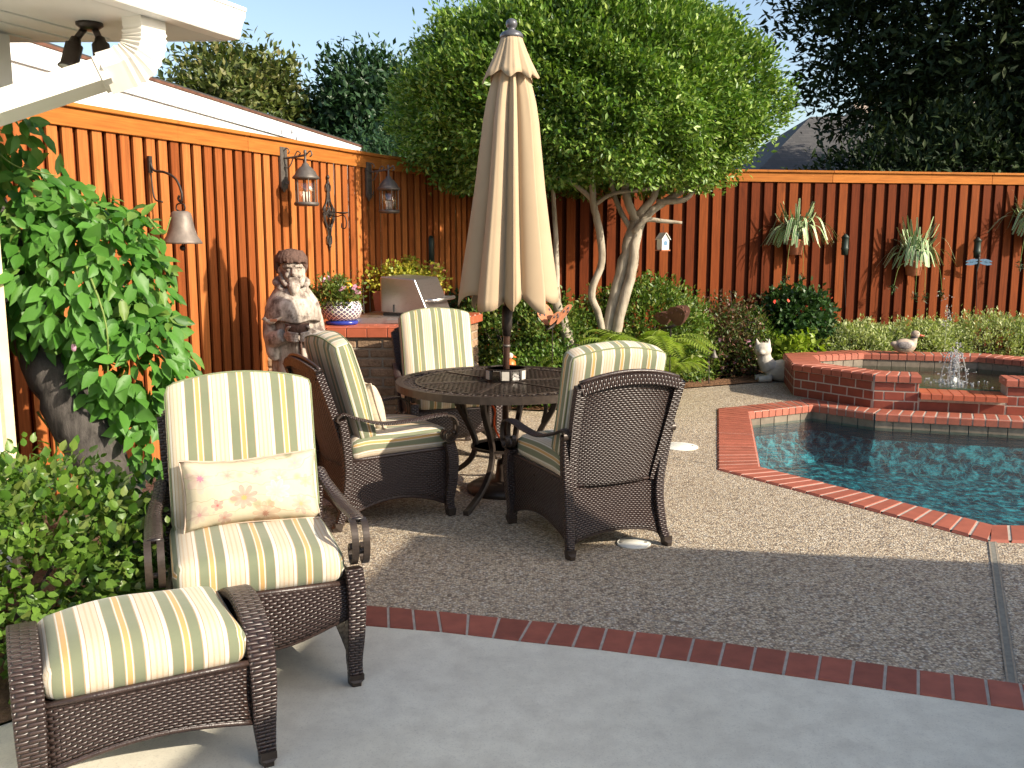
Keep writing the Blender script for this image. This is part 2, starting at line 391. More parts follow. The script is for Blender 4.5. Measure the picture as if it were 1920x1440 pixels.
L_vine = leafmat('vine_leaf', [(.045, .15, .018), (.070, .21, .025), (.09, .25, .035), (.13, .30, .05), (.20, .30, .06)], .38, .45, .35)
L_shrub = leafmat('shrub_leaf', [(.060, .145, .018), (.10, .205, .026), (.145, .25, .036), (.20, .25, .06)], .3, .38)
L_bed = leafmat('bed_shrub_leaf', [(.055, .125, .020), (.10, .185, .028), (.17, .245, .040), (.22, .24, .055)], .3)
L_fern = leafmat('fern_frond', [(.22, .33, .04), (.34, .42, .08)], .35)
L_rose = leafmat('reddish_shrub_leaf', [(.05, .095, .022), (.085, .13, .03), (.13, .10, .05), (.20, .07, .06), (.11, .14, .035)], .25)
L_lime = leafmat('lime_leaf', [(.20, .30, .030), (.28, .36, .045), (.23, .33, .03)], .35)
L_hedge = leafmat('variegated_leaf', [(.24, .30, .08), (.37, .42, .16), (.50, .53, .26), (.17, .24, .06)], .3)
L_dkfl = leafmat('dark_flowering_leaf', [(.02, .055, .015), (.035, .085, .02), (.05, .11, .026)], .2)
L_pet = leafmat('pink_petal', [(.62, .30, .45), (.72, .42, .56)], .3)
L_red = leafmat('red_petal', [(.55, .05, .03), (.65, .12, .06)], .3)
L_gold = leafmat('gold_green_leaf', [(.22, .30, .03), (.40, .40, .05), (.55, .45, .06)], .3)
L_base = leafmat('petunia_leaf', [(.10, .17, .03), (.16, .24, .05), (.26, .25, .06)], .3)
def spiderleaf():
    k = NT('spider_plant_leaf'); uv = k.n('UVMap').outputs[0]; s = k.n('SeparateXYZ'); k.l(uv, s.inputs[0])
    k.col(k.ramp(s.outputs[0], [(0, (.62, .66, .42)), (.20, (.10, .23, .06)), (.80, (.62, .66, .42))], 'CONSTANT')).set(.45, 0, .35); return k.m
L_spider = spiderleaf()
def bark(name, a, b, sc=14):
    k = NT(name); p = k.pos((1, 1, .25)); n = k.noise(p, sc, 6, .65); n2 = k.noise(k.pos(), 5, 3)
    k.col(k.mix(k.ramp(n2, [(.4, 0), (.65, .6)]), k.mix(k.ramp(n, [(.35, 0), (.65, 1)]), a, b), scl(b, 1.15))).set(.85, 0, .2); k.bump(n, .7, .012); return k.m
M_bark = bark('pale_smooth_bark', (.20, .165, .12), (.40, .345, .27))
M_barkd = bark('dark_bark', (.035, .028, .022), (.075, .06, .048))
M_barkt = bark('grey_rough_bark', (.022, .019, .017), (.085, .074, .066), 26)
M_twig = basic('green_twig', (.16, .22, .05), .6, 0, .3, .2, 20, 0)

def statue_mat():
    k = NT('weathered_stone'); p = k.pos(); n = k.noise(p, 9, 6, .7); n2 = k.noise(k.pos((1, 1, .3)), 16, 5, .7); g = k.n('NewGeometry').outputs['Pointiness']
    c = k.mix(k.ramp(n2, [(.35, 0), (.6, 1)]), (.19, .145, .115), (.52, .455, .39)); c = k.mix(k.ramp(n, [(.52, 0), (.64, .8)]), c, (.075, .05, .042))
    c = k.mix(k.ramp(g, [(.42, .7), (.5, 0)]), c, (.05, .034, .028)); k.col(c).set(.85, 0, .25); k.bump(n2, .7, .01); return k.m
M_statue = statue_mat()
M_hair = basic('statue_brown_stain', (.11, .065, .05), .85, 0, .2, .3, 30, .8, 55, .012)
def floral():
    k = NT('floral_pillow_fabric'); uv = k.n('UVMap').outputs[0]; p = k.pos()
    base = k.mix(k.noise(uv, 5, 3), (.47, .40, .275), (.54, .475, .355)); c = base
    d = k.n('VectorMath', operation='MULTIPLY_ADD'); k.l(k.noise(uv, 7, 3, .6, 1), d.inputs[0]); d.inputs[1].default_value = (.10, .10, 0); k.l(uv, d.inputs[2])
    wv = k.n('TexWave', wave_type='RINGS'); k.l(d.outputs[0], wv.inputs['Vector']); wv.inputs['Scale'].default_value = 2.6; wv.inputs['Distortion'].default_value = 5
    c = k.mix(k.ramp(wv.outputs['Fac'], [(.45, 0), (.5, .75), (.55, 0)]), c, (.27, .20, .12))
    lv = k.voro(uv, 11); c = k.mix(k.ramp(lv, [(.12, .75), (.24, 0)]), c, (.27, .26, .15))
    lv2 = k.voro(uv, 19); c = k.mix(k.ramp(lv2, [(.07, .5), (.12, 0)]), c, (.50, .30, .27))
    def flower(c, x, y, r, n, col, ctr, ph=0):
        s = k.n('SeparateXYZ'); k.l(uv, s.inputs[0]); dx = k.math('SUBTRACT', s.outputs[0], x); dy = k.math('SUBTRACT', s.outputs[1], y)
        rr = k.math('POWER', k.math('ADD', k.math('MULTIPLY', dx, dx), k.math('MULTIPLY', dy, dy)), .5); th = k.math('ARCTAN2', dy, dx)
        pet = k.math('ADD', .42, k.math('MULTIPLY', k.math('POWER', k.math('ABSOLUTE', k.math('SINE', k.math('ADD', k.math('MULTIPLY', th, n / 2), ph))), .8), k.math('ADD', .5, k.math('MULTIPLY', k.math('SINE', k.math('ADD', th, ph * 3)), .12))))
        q = k.math('DIVIDE', rr, k.math('MULTIPLY', pet, r))
        c = k.mix(k.ramp(q, [(.0, .6), (.85, .45), (.97, .75), (1, 0)]), c, k.mix(k.ramp(q, [(.2, 0), (.95, 1)]), scl(col, .52), scl(col, .82)))
        return k.mix(k.ramp(q, [(.20, .9), (.28, 0)]), c, ctr)
    for a in ((.215, .105, .058, 9, (.50, .20, .20), (.55, .30, .10)), (.06, .205, .062, 7, (.70, .47, .42), (.40, .16, .24), 1), (.355, .175, .040, 8, (.66, .33, .32), (.75, .55, .40), 2), (.115, .085, .026, 5, (.50, .17, .18), (.4, .1, .1)), (.29, .03, .06, 9, (.55, .33, .22), (.3, .15, .1), .6), (.34, .12, .055, 8, (.76, .70, .52), (.55, .5, .3), .4), (.42, .23, .035, 6, (.56, .38, .34), (.45, .28, .28)), (.16, .21, .03, 7, (.54, .36, .32), (.45, .25, .2), .3), (.27, .215, .026, 6, (.52, .30, .28), (.4, .2, .2), 1.2), (.43, .06, .045, 8, (.52, .32, .28), (.45, .3, .15), .8), (.05, .06, .04, 7, (.55, .40, .34), (.4, .2, .2), 2), (.14, .03, .03, 6, (.50, .28, .26), (.4, .2, .15), .5), (.46, .15, .03, 6, (.40, .38, .25), (.4, .3, .2), .2)): c = flower(c, *a)
    k.col(c).set(.9, 0, .15); k.bump(k.noise(p, 14, 4), .3, .012); return k.m
M_floral = floral()
def talavera():
    k = NT('talavera_glaze'); uv = k.n('UVMap').outputs[0]; s = k.n('SeparateXYZ'); k.l(uv, s.inputs[0])
    u = k.math('MULTIPLY', s.outputs[0], 22); v = k.math('MULTIPLY', s.outputs[1], 26)
    a = k.math('ABSOLUTE', k.math('SUBTRACT', k.math('FRACT', k.math('ADD', u, v)), .5)); b = k.math('ABSOLUTE', k.math('SUBTRACT', k.math('FRACT', k.math('SUBTRACT', u, v)), .5))
    m = k.math('MAXIMUM', a, b); mn = k.math('MINIMUM', k.math('ADD', a, b), 1)
    c = k.ramp(m, [(0, (.55, .33, .08)), (.10, (.02, .03, .14)), (.36, (.70, .66, .56))], 'CONSTANT')
    k.col(c).set(.15, 0, .6); return k.m
M_tala = talavera()
M_cobalt = basic('cobalt_glaze', (.02, .035, .25), .15, 0, .6, .1, 20, 0)
def water(name, tint, bsc, bst, gl=.04):
    k = NT(name); p = k.pos((1, 1.6, 1)); n = k.noise(p, bsc, 4, .6); n2 = k.noise(p, bsc * 3.2, 3, .5)
    bp = k.n('Bump'); bp.inputs['Strength'].default_value = bst; bp.inputs['Distance'].default_value = .018; k.l(k.math('ADD', n, k.math('MULTIPLY', n2, .45)), bp.inputs['Height'])
    tr = k.n('BsdfTransparent'); tr.inputs[0].default_value = (*tint, 1); g = k.n('BsdfGlossy'); g.inputs['Roughness'].default_value = gl; k.l(bp.outputs[0], g.inputs['Normal'])
    dt = k.n('VectorMath', operation='DOT_PRODUCT'); k.l(k.n('NewGeometry').outputs['Incoming'], dt.inputs[0]); k.l(bp.outputs[0], dt.inputs[1])
    fr = k.math('ADD', .02, k.math('MULTIPLY', .98, k.math('POWER', k.math('SUBTRACT', 1, k.math('MINIMUM', 1, k.math('ABSOLUTE', dt.outputs['Value']))), 5))); m = k.n('MixShader'); k.l(fr, m.inputs[0]); k.l(tr.outputs[0], m.inputs[1]); k.l(g.outputs[0], m.inputs[2]); k.l(m.outputs[0], k.out.inputs[0]); return k.m
M_water = water('pool_water', (.52, .76, .80), 8.0, 1.0)
M_spawater = water('spa_water', (.50, .62, .52), 7, .45)
def plaster():  # pebble mottle, with water caustics painted into the floor colour
    k = NT('blue_pebble_plaster_caustics'); p = k.pos((1, .8, 1)); nz = k.noise(p, 5, 3, .6, 1); ad = k.n('VectorMath', operation='MULTIPLY_ADD'); k.l(nz, ad.inputs[0]); ad.inputs[1].default_value = (.22, .22, .22); k.l(p, ad.inputs[2])
    e = k.voro(ad.outputs[0], 9, 'DISTANCE_TO_EDGE'); n = k.noise(ad.outputs[0], 13, 5, .68)
    c = k.ramp(n, [(.36, (.002, .012, .028)), (.46, (.006, .055, .085)), (.53, (.016, .155, .195)), (.63, (.11, .44, .47))]); c = k.mix(k.ramp(e, [(.0, .6), (.05, 0)]), c, (.13, .46, .46))
    k.col(c).set(.8); return k.m
M_plaster = plaster()
M_poolwall = basic('dark_blue_pool_wall_reflection', (.018, .065, .085), .8, 0, .2, .3, 9, .1)  # dark shaded reflection near the water edge painted into the walls
M_spafloor = basic('spa_plaster', (.06, .10, .07), .7, 0, .3, .4, 6, .2)
k = NT('water_spray'); k.col((.95, .97, 1)).set(.03); k.b.inputs['Transmission Weight'].default_value = .85; k.b.inputs['IOR'].default_value = 1.33; M_spray = k.m
k = NT('clear_glass'); _g = k.n('BsdfGlossy'); _g.inputs['Roughness'].default_value = .05; _t = k.n('BsdfTransparent'); _t.inputs[0].default_value = (.90, .88, .84, 1); _x = k.n('MixShader'); _x.inputs[0].default_value = .14; k.l(_t.outputs[0], _x.inputs[1]); k.l(_g.outputs[0], _x.inputs[2]); k.l(_x.outputs[0], k.out.inputs[0]); M_glass = k.m
M_candle = basic('white_bulb_tube', (.85, .82, .76), .3, 0, .5, .02, 5, 0)
M_dyel = basic('yellow_ceramic', (.75, .38, .02), .3, 0, .5, .1, 20, 0)
M_dred = basic('red_ceramic', (.55, .09, .05), .35, 0, .5, .1, 20, 0)
M_dpale = basic('painted_pottery', (.44, .34, .26), .6, 0, .35, .3, 16, .2)
M_dgrey = basic('grey_painted_feathers', (.22, .19, .18), .6, 0, .35, .5, 30, .2)
M_ddark = basic('dark_pottery_paint', (.06, .05, .06), .5, 0, .4, .2, 16, .1)
M_dterra = basic('terracotta_duck', (.42, .17, .09), .7, 0, .3, .15, 16, .1)
M_cat = basic('white_cast_stone', (.46, .42, .36), .8, 0, .25, .14, 14, .3, 40)
M_rust = basic('rusted_sheet_metal', (.16, .075, .05), .75, .3, .3, .3, 18, .2, 60)
M_bluewing = basic('blue_enamel', (.07, .14, .22), .4, 0, .5, .35, 40, .1)
M_bwhite = basic('birdhouse_white', (.62, .62, .56), .7, 0, .3, .08, 14, .1)
M_bblue = basic('birdhouse_blue', (.12, .22, .34), .7, 0, .3, .1, 14, .1)
M_green = basic('dark_green_lamp', (.018, .030, .024), .5, .2, .4, .2, 20, .1)
M_orange = basic('orange_cord', (.70, .10, .02), .7, 0, .3, .1, 20, 0)
M_orangepot = basic('orange_glaze', (.68, .15, .03), .4, 0, .4, .1, 20, 0)
M_siding = basic('white_siding', (.80, .80, .80), .55, 0, .3, .02, 2, 0)
M_joint = basic('expansion_strip', (.20, .19, .16), .8, 0, .2, .2, 40, .1)
M_house2 = basic('far_house_brick', (.26, .17, .12), .9, 0, .2, .2, 5, .2)
M_tanroof = basic('tan_roof', (.34, .27, .22), .9, 0, .2, .15, 4, .2)
M_lenses = basic('lamp_lens', (.5, .48, .42), .2, 0, .5, .05, 20, 0)
# ------------------------------------------------------------------ setting: ground sheets, deck, pool
POOL = [(2.20, 8.62), (1.73, 6.45), (2.69, 5.05), (9.0, 4.55), (9.0, 6.75), (5.05, 8.02), (3.38, 8.55), (2.95, 9.02)]   # water edge, counter-clockwise
POUT = offset_poly(POOL, -.27)
hole = offset_poly(POOL, -.13)
BED = [(3.05, 11.25), (2.3, 10.62), (1.74, 10.34), (1.42, 9.55), (.95, 8.95), (.25, 8.7), (-.45, 8.9)]
ground = tag(fill_poly('ground', [(-400, -300), (400, -300), (400, 600), (-400, 600)], [hole], -.03, M_lawn), kind='structure')
bandF = [(-1.95, 4.02), (-1.3, 3.99), (-.65, 3.90), (-.32, 3.83), (.08, 3.73), (.39, 3.65), (.73, 3.55), (1.30, 3.35), (1.83, 3.16), (2.6, 2.88), (3.6, 2.48), (5, 1.95)]
bandN = [(-1.93, 3.81), (-1.28, 3.785), (-.62, 3.69), (-.29, 3.625), (.03, 3.535), (.345, 3.455), (.67, 3.355), (1.22, 3.165), (1.75, 2.975), (2.5, 2.695), (3.5, 2.30), (4.9, 1.77)]
deck = fill_poly('aggregate_deck', [(-1.95, 4.0)] + [(x, y - .1) for x, y in bandF] + [(12, 1.0), (12, 9.5), (6.2, 9.6), (6.1, 11.0), (3.9, 11.0), (3.2, 11.05)] + BED[1:] + [(-2.2, 8.6), (-3.2, 5.9), (-2.2, 5.3)], [hole], 0, M_agg)
tag(deck, kind='structure')
patio = fill_poly('concrete_patio', [(x, y + .08) for x, y in bandN[::-1]] + [(-1.95, 3.85), (-1.62, 2.95), (-2.3, 2.2), (-3.4, -.5), (-3.6, -4), (12, -4), (12, 1.0)], [], .004, M_conc)
tag(patio, kind='structure')
bed = fill_poly('garden_bed', BED[::-1] + [(-.9, 9.5), (-.5, 11.6), (8, 12.9), (8, 10.2), (6.3, 10.2), (4.5, 11.0), (3.2, 11.0)][0:0] + [(-1.6, 9.0), (-.8, 11.6), (9, 13.0), (9, 10.4), (6.15, 10.4), (5.5, 10.9), (3.9, 11.05)], [], .015, M_mulch)
tag(bed, kind='structure')
bed2 = tag(fill_poly('shrub_bed', [(-3.6, 5.2), (-3.6, .5), (-2.3, 2.2), (-1.62, 2.95), (-1.72, 3.82), (-1.62, 4.9), (-2.2, 5.6), (-3.2, 6.2)], [], .012, M_soil), kind='structure')
band = mk('brick_border', None); tag(band, kind='structure')
mb = MB()
for i in range(len(bandF) - 1):
    a, b, c, d = bandN[i], bandN[i + 1], bandF[i + 1], bandF[i]
    mb.add([(*a, .007), (*b, .007), (*c, .007), (*d, .007)], [(0, 1, 2, 3)])
mb.obj('mortar_bed', M_mortar, band)
for i in range(1, len(bandF) - 1):
    brick_strip(bandN[i], bandN[i + 1], bandF[i], bandF[i + 1], .108, .011, -.03, .011, M_brick, band, .003)
jt = MB()
jt.tube([(2.57, 4.84, .004), (1.80, 3.20, .004)], .012, square=True, flat=(1, .25), ref=(0, 0, 1))
jo = MB().add([(2.555, 4.83, .0045), (2.60, 4.83, .0045), (1.83, 3.17, .0045), (1.785, 3.17, .0045)], [(0, 1, 2, 3)]); jo = tag(jo.obj('expansion_joint', M_joint), kind='structure')
for off in (.004, .036):
    MB().add([(2.553 + off, 4.83, .0052), (2.561 + off, 4.83, .0052), (1.791 + off, 3.17, .0052), (1.783 + off, 3.17, .0052)], [(0, 1, 2, 3)]).obj('joint_edge', M_mortard, jo)
cj = MB().add([(.95, 6.9, .0035), (1.48, 6.55, .0035), (1.48, 6.543, .0035), (.95, 6.893, .0035)], [(0, 1, 2, 3)]); tag(cj.obj('deck_joint', M_joint), kind='structure')

# pool shell, coping, waterline tiles, water
pool = mk('pool', None); tag(pool, kind='structure')
mb = MB(); n = len(POOL)
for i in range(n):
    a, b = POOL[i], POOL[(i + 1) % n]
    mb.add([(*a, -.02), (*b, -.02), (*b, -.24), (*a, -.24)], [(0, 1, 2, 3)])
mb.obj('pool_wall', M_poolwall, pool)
PIN = offset_poly(POOL, .22); mb = MB().add([(x, y, -.50) for x, y in PIN], [tuple(range(n))])
for i in range(n): mb.add([(*POOL[i], -.24), (*POOL[(i + 1) % n], -.24), (*PIN[(i + 1) % n], -.50), (*PIN[i], -.50)], [(0, 1, 2, 3)])
mb.obj('pool_floor', M_plaster, pool)
def edge_skip(i): return i in (3, 4)
cop = mk('pool_coping', None); tag(cop, kind='structure')
for i in range(n):
    if edge_skip(i): continue
    i0, i1, o0, o1 = POOL[i], POOL[(i + 1) % n], POUT[i], POUT[(i + 1) % n]
    a, b = [Vector(p) for p in (i0, i1)]; nn = (Vector(o0) - a); 
    # bricks overhang the water edge by 3 cm
    e = (b - a).normalized(); ov = Vector((-e.y, e.x)) * .03
    L = (b - a).length
    if i == 2: i1 = Vector(i0).lerp(Vector(i1), .32); o1 = Vector(o0).lerp(Vector(o1), .33)
    brick_strip(Vector(i0) + ov, Vector(i1) + ov, o0, o1, .104, .011, -.055, .014, M_cope, cop, .012)
    MB().add([(*(Vector(i0) + ov * .72), z_) for z_ in (.010,)] + [(*(Vector(i1) + ov * .72), .010), (*Vector(o1).lerp(Vector(i1), .05), .010), (*Vector(o0).lerp(Vector(i0), .05), .010), (*(Vector(i0) + ov * .72), -.052), (*(Vector(i1) + ov * .72), -.052)], [(0, 1, 2, 3), (0, 1, 5, 4)]).obj('coping_mortar', M_mortar, cop)
    # waterline tiles under the coping
    k = max(1, round(L / .155)); rz = math.atan2(e.y, e.x)
    for j in range(k if i != 2 else 0):
        c = a.lerp(b, (j + .5) / k) + Vector((-e.y, e.x)) * .004
        mk('waterline_tile', chamfer_box((L / k - .006, .016, .095), .003, M_wtile), pool, (c.x, c.y, -.1035), rz)
wm = MB().grid(lambda u, v: (1.5 + 7.6 * u, 4.4 + 4.8 * v, -.125), 1, 1)
wat = fill_poly('pool_water', POOL, [], -.125, M_water); tag(wat, kind='structure')

# two white skimmer lids in the deck
for x, y, r, lab in ((1.31, 7.15, .145, 'round cream skimmer lid set in the pebble deck beside the pool'), (.645, 4.77, .09, 'small white drain lid in the deck under the nearest wicker chair')):
    t = thing('skimmer_lid', lab, 'lid', (x, y, 0), 0, 'lids in the deck')
    MB().lathe([(r, 0), (r, .006), (r * .93, .009), (r * .9, .006), (r * .88, .008), (0, .009)], 32).obj('lid_plate', M_lid, t, True)
    for s in (-1, 1): MB().lathe([(.009, .007), (.009, .011), (0, .011)], 8, (s * r * .72, 0, 0)).obj('screw', M_joint, t)

# ------------------------------------------------------------------ raised spa
SO = [(3.46, 8.82), (4.95, 8.38), (5.72, 8.95), (5.88, 9.9), (5.32, 10.52), (3.98, 10.84), (3.10, 10.52), (2.93, 9.6)]
SI = offset_poly(SO, .27)
spa = thing('raised_spa', 'raised red brick spa with a spillway ledge beside the pool', 'spa')
e1 = (Vector(SO[1]) - Vector(SO[0])).normalized()
F = lambda t, d=0: tuple(Vector(SO[0]) + e1 * t + Vector((-e1.y, e1.x)) * d)
OA, OB = .40, 1.15                       # opening of the spillway along the front side
mb = MB()
for i in range(8):
    a, b, c, d = SO[i], SO[(i + 1) % 8], SI[(i + 1) % 8], SI[i]
    if i == 0:
        mb.prism([F(0), F(OA), F(OA, .27), SI[0]], 0, .27); mb.prism([F(OA), F(OB), F(OB, .27), F(OA, .27)], 0, .13); mb.prism([F(OB), SO[1], SI[1], F(OB, .27)], 0, .27)
    else: mb.prism([a, b, c, d], 0, .27)
mb.obj('wall_core', M_mortar, spa)
nf = Vector((e1.y, -e1.x))
wall_bricks(spa, SO[7], SO[0], 0, 3, .09, .185, .03, .010, M_spabrick, Vector((-(Vector(SO[0]) - Vector(SO[7])).y * -1, 0)) * 0 + Vector(((Vector(SO[0]) - Vector(SO[7])).normalized().y, -(Vector(SO[0]) - Vector(SO[7])).normalized().x)))
wall_bricks(spa, F(0), F(OA), 0, 3, .09, .185, .03, .010, M_spabrick, nf)
wall_bricks(spa, F(OB), SO[1], 0, 3, .09, .185, .03, .010, M_spabrick, nf)
wall_bricks(spa, F(OA + .005), F(OB - .005), 0, 1, .10, .26, .03, .010, M_spabrick, nf)
ev = (Vector(SO[7]) - Vector(SO[6])).normalized(); wall_bricks(spa, SO[6], SO[7], 0, 3, .09, .185, .03, .010, M_spabrick, Vector((ev.y, -ev.x)))
for i in range(8):
    ov = .025
    a, b = Vector(SO[i]), Vector(SO[(i + 1) % 8]); e = (b - a).normalized(); nn = Vector((e.y, -e.x)) * ov
    c, d = Vector(SI[(i + 1) % 8]), Vector(SI[i])
    if i == 0:
        brick_strip(d - nn, Vector(F(OA + .02, .27)) - nn, a + nn, Vector(F(OA + .02)) + nn, .092, .010, .272, .34, M_cope, spa, .014)
        brick_strip(Vector(F(OB - .02, .27)) - nn, c - nn, Vector(F(OB - .02)) + nn, b + nn, .092, .010, .272, .34, M_cope, spa, .014)
    else:
        brick_strip(d - nn, c - nn, a + nn, b + nn, .10, .010, .272, .34, M_cope, spa, .014)
mb = MB()
for i in range(8):
    a, b, c, d = SO[i], SO[(i + 1) % 8], SI[(i + 1) % 8], SI[i]
    if i: mb.prism([a, b, c, d], .2705, .3355)
    else: mb.prism([F(0), F(OA), F(OA, .27), SI[0]], .2705, .3355); mb.prism([F(OB), SO[1], SI[1], F(OB, .27)], .2705, .3355)
mb.obj('coping_mortar', M_mortar, spa)
# inner tile band
SII = offset_poly(SI, .006)
for i in range(1, 8):
    a, b = Vector(SII[i]), Vector(SII[(i + 1) % 8]); L = (b - a).length; k = max(1, round(L / .15)); e = (b - a) / L
    for j in range(k):
        c = a.lerp(b, (j + .5) / k); mk('inner_tile', chamfer_box((L / k - .006, .014, .13), .003, M_wtile), spa, (c.x, c.y, .20), math.atan2(e.y, e.x))
# spillway ledge of bricks
mb = MB(); brick_strip(F(OA + .005, .26), F(OB - .005, .26), F(OA + .005, -.10), F(OB - .005, -.10), .098, .006, .132, .185, M_tile, spa, .006)
sw = MB().add([(x, y, .195) for x, y in SI], [tuple(range(8))]); sw = sw.obj('spa_water_surface', M_spawater, spa)
sf = MB().add([(x, y, .02) for x, y in SI], [tuple(range(8))]); sf.obj('spa_floor', M_spafloor, spa)
# fountain jet: column of water with beads
jet = thing('fountain_jet', 'white splashing fountain jet rising in the raised spa', 'fountain', (4.42, 9.25, .195))
MB().lathe([(.028, -.02), (.03, .05), (.022, .055), (.018, .0)], 12).obj('nozzle', M_lid, jet, True)
mb = MB()
for i in range(230):
    h = abs(rng.normal(0, 1)) ** .8 * .2; rr = rng.normal(0, .05 + .10 * (1 - min(1, h / .4)) * rng.random()); a = rng.random() * 6.28
    mb.ball((rr * math.cos(a), rr * math.sin(a), .01 + h), rng.uniform(.004, .011), 6)
for i in range(90):
    a = rng.random() * 6.28; rr = abs(rng.normal(0, .2)); mb.ball((rr * math.cos(a), rr * math.sin(a), .008), rng.uniform(.005, .012), 6)
for i in range(8):
    a = i * .785; mb.tube(spl([(0, 0, .05), (.02 * math.cos(a), .02 * math.sin(a), .2), (.06 * math.cos(a), .06 * math.sin(a), .30), (.11 * math.cos(a), .11 * math.sin(a), .14), (.13 * math.cos(a), .13 * math.sin(a), 0)], 6), [.006, .007, .005, .004, .004], 5)
o = mb.obj('spray', M_spray, jet, True); o['kind'] = 'stuff'
jet2 = thing('fountain_jet', 'tall thin arc of droplets above the variegated hedge behind the spa', 'fountain', (4.95, 10.62, .34))
mb = MB()
for i in range(40):
    mb.ball((rng.normal(0, .03), rng.normal(0, .03), .30 + abs(rng.normal(.12, .14))), rng.uniform(.004, .012), 6)
mb.tube(spl([(0, 0, 0), (.005, 0, .3), (.015, 0, .5), (.05, 0, .36)], 5), .003, 5)
o = mb.obj('spray', M_spray, jet2, True); o['kind'] = 'stuff'

# ------------------------------------------------------------------ fences
def fence(th, A, B, period, wd, H, mats=None, z0=.03, cap_len=2.4, t_from=0):
    A, B = Vector(A), Vector(B); L = (B - A).length; e = (B - A) / L; rz = math.atan2(e.y, e.x); nn = Vector((e.y, -e.x))   # nn points to the garden
    hb = H - .14 - z0
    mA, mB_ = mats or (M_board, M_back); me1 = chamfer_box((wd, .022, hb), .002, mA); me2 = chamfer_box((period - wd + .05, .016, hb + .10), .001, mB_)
    k = int(L / period)
    for i in range(k):
        c = A + e * ((i + .5) * L / k) + nn * (.011 + random.uniform(-.001, .001)); mk('board', me1, th, (c.x, c.y, z0 + hb / 2), rz)
        c = A + e * ((i + 1) * L / k) - nn * .022
        if i < k - 1: mk('back_board', me2, th, (c.x, c.y, z0 + hb / 2 + .05), rz)
    m = max(1, round(L / cap_len))
    for i in range(m):
        a, b = A + e * (L * i / m), A + e * (L * (i + 1) / m); c = (a + b) / 2; l = L / m - .003
        mk('fascia_rail', chamfer_box((l, .022, .115), .003, M_cap), th, (*(c + nn * .031), H - .085), rz)
        mk('cap_board', chamfer_box((l, .13, .028), .004, M_cap), th, (*(c + nn * .002), H - .014), rz)
        mk('rail', chamfer_box((l, .04, .09), .003, M_back), th, (*(c - nn * .045), .5), rz)
FA0, FA1, FB1, FC1 = (-3.62, 3.68), (-1.30, 9.28), (-.36, 10.98), (8.2, 12.45)
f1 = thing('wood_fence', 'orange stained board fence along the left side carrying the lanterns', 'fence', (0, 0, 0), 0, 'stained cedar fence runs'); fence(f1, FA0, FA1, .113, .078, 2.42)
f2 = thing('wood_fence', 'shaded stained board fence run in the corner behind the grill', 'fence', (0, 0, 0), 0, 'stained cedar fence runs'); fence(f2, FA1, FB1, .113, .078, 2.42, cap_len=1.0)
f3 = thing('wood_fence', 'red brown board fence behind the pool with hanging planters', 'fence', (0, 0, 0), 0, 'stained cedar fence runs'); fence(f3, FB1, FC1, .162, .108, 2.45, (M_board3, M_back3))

# ------------------------------------------------------------------ own house: left wing with eave, and roof behind the camera that shades the patio
hs = thing('house', 'white house eave with gutter and downspout over the left of the patio', 'house')
W0 = Vector((-2.345, 4.28)); dW = Vector((.36, .93)).normalized(); nW = Vector((dW.y, -dW.x))
W1 = W0 - dW * 5.0
mb = MB(); mb.prism([tuple(W0), tuple(W0 - nW * 3), tuple(W1 - nW * 3), tuple(W1)], 0, 2.5); mb.obj('wall', M_wallpaint, hs)
mb = MB(); c = W0 - dW * .02 + nW * .012; mb.box((c.x, c.y, 1.1), (.05, .03, 2.2), math.atan2(dW.y, dW.x)); mb.obj('corner_trim', M_trimcream, hs)
mb = MB(); c = W0 - dW * 2.4 + nW * .035; mb.box((c.x, c.y, 2.37), (5.0, .075, .25), math.atan2(dW.y, dW.x)); mb.obj('frieze_board', M_soffit, hs)
G0 = Vector((-1.335, 4.50)); G1 = G0 - dW * 5.2
mb = MB(); mb.prism([tuple(G0), tuple(G0 + Vector((-4, .12))), tuple(G1 + Vector((-4, .12))), tuple(G1)], 2.505, 2.525); mb.obj('soffit', M_soffit, hs)
for k in range(5):
    p = G0 + Vector((-.5 - .18 * k, .0)) - dW * .03
    MB().tube([(p.x, p.y, 2.503), (p.x - dW.x * 5, p.y - dW.y * 5, 2.503)], .004, 4).obj('soffit_seam', M_soffit, hs)
# gutter: ogee profile swept along the eave
prof = [(0, 0), (.075, 0), (.085, .012), (.09, .04), (.105, .075), (.118, .095), (.118, .118), (.125, .120), (.125, .135), (.112, .135), (.105, .10), (0, .10)]
vs = []
for P0 in (G0 + dW * .02, G1):
    for x, z in prof: q = P0 + nW * (x - .002); vs.append((q.x, q.y, 2.505 + z))
m = len(prof); mb = MB().add(vs, [(i, (i + 1) % m, m + (i + 1) % m, m + i) for i in range(m)] + [tuple(range(m))[::-1], tuple(range(m, 2 * m))])
mb.obj('gutter', M_white, hs)
q = G0 + dW * .012
mb = MB(); mb.prism([tuple(q), tuple(q - nW * .02), tuple(q + Vector((-4, .12)) - nW * .02), tuple(q + Vector((-4, .12)))], 2.503, 2.66)
mb.obj('fascia', M_white, hs)
mb = MB(); A = [G0 + nW * .03 + dW * .04, G1 + nW * .03, G1 - nW * 3, G0 - nW * 3 + dW * .04]
L = (G1 - G0).length; mb.add([(*A[0], 2.655), (*A[1], 2.655), (*A[2], 3.6), (*A[3], 3.6)], [(0, 3, 2, 1)], [[(0, 0), (0, 3.2), (L, 3.2), (L, 0)]])
o = mb.obj('roof', M_shingle, hs); solid(o, .03)
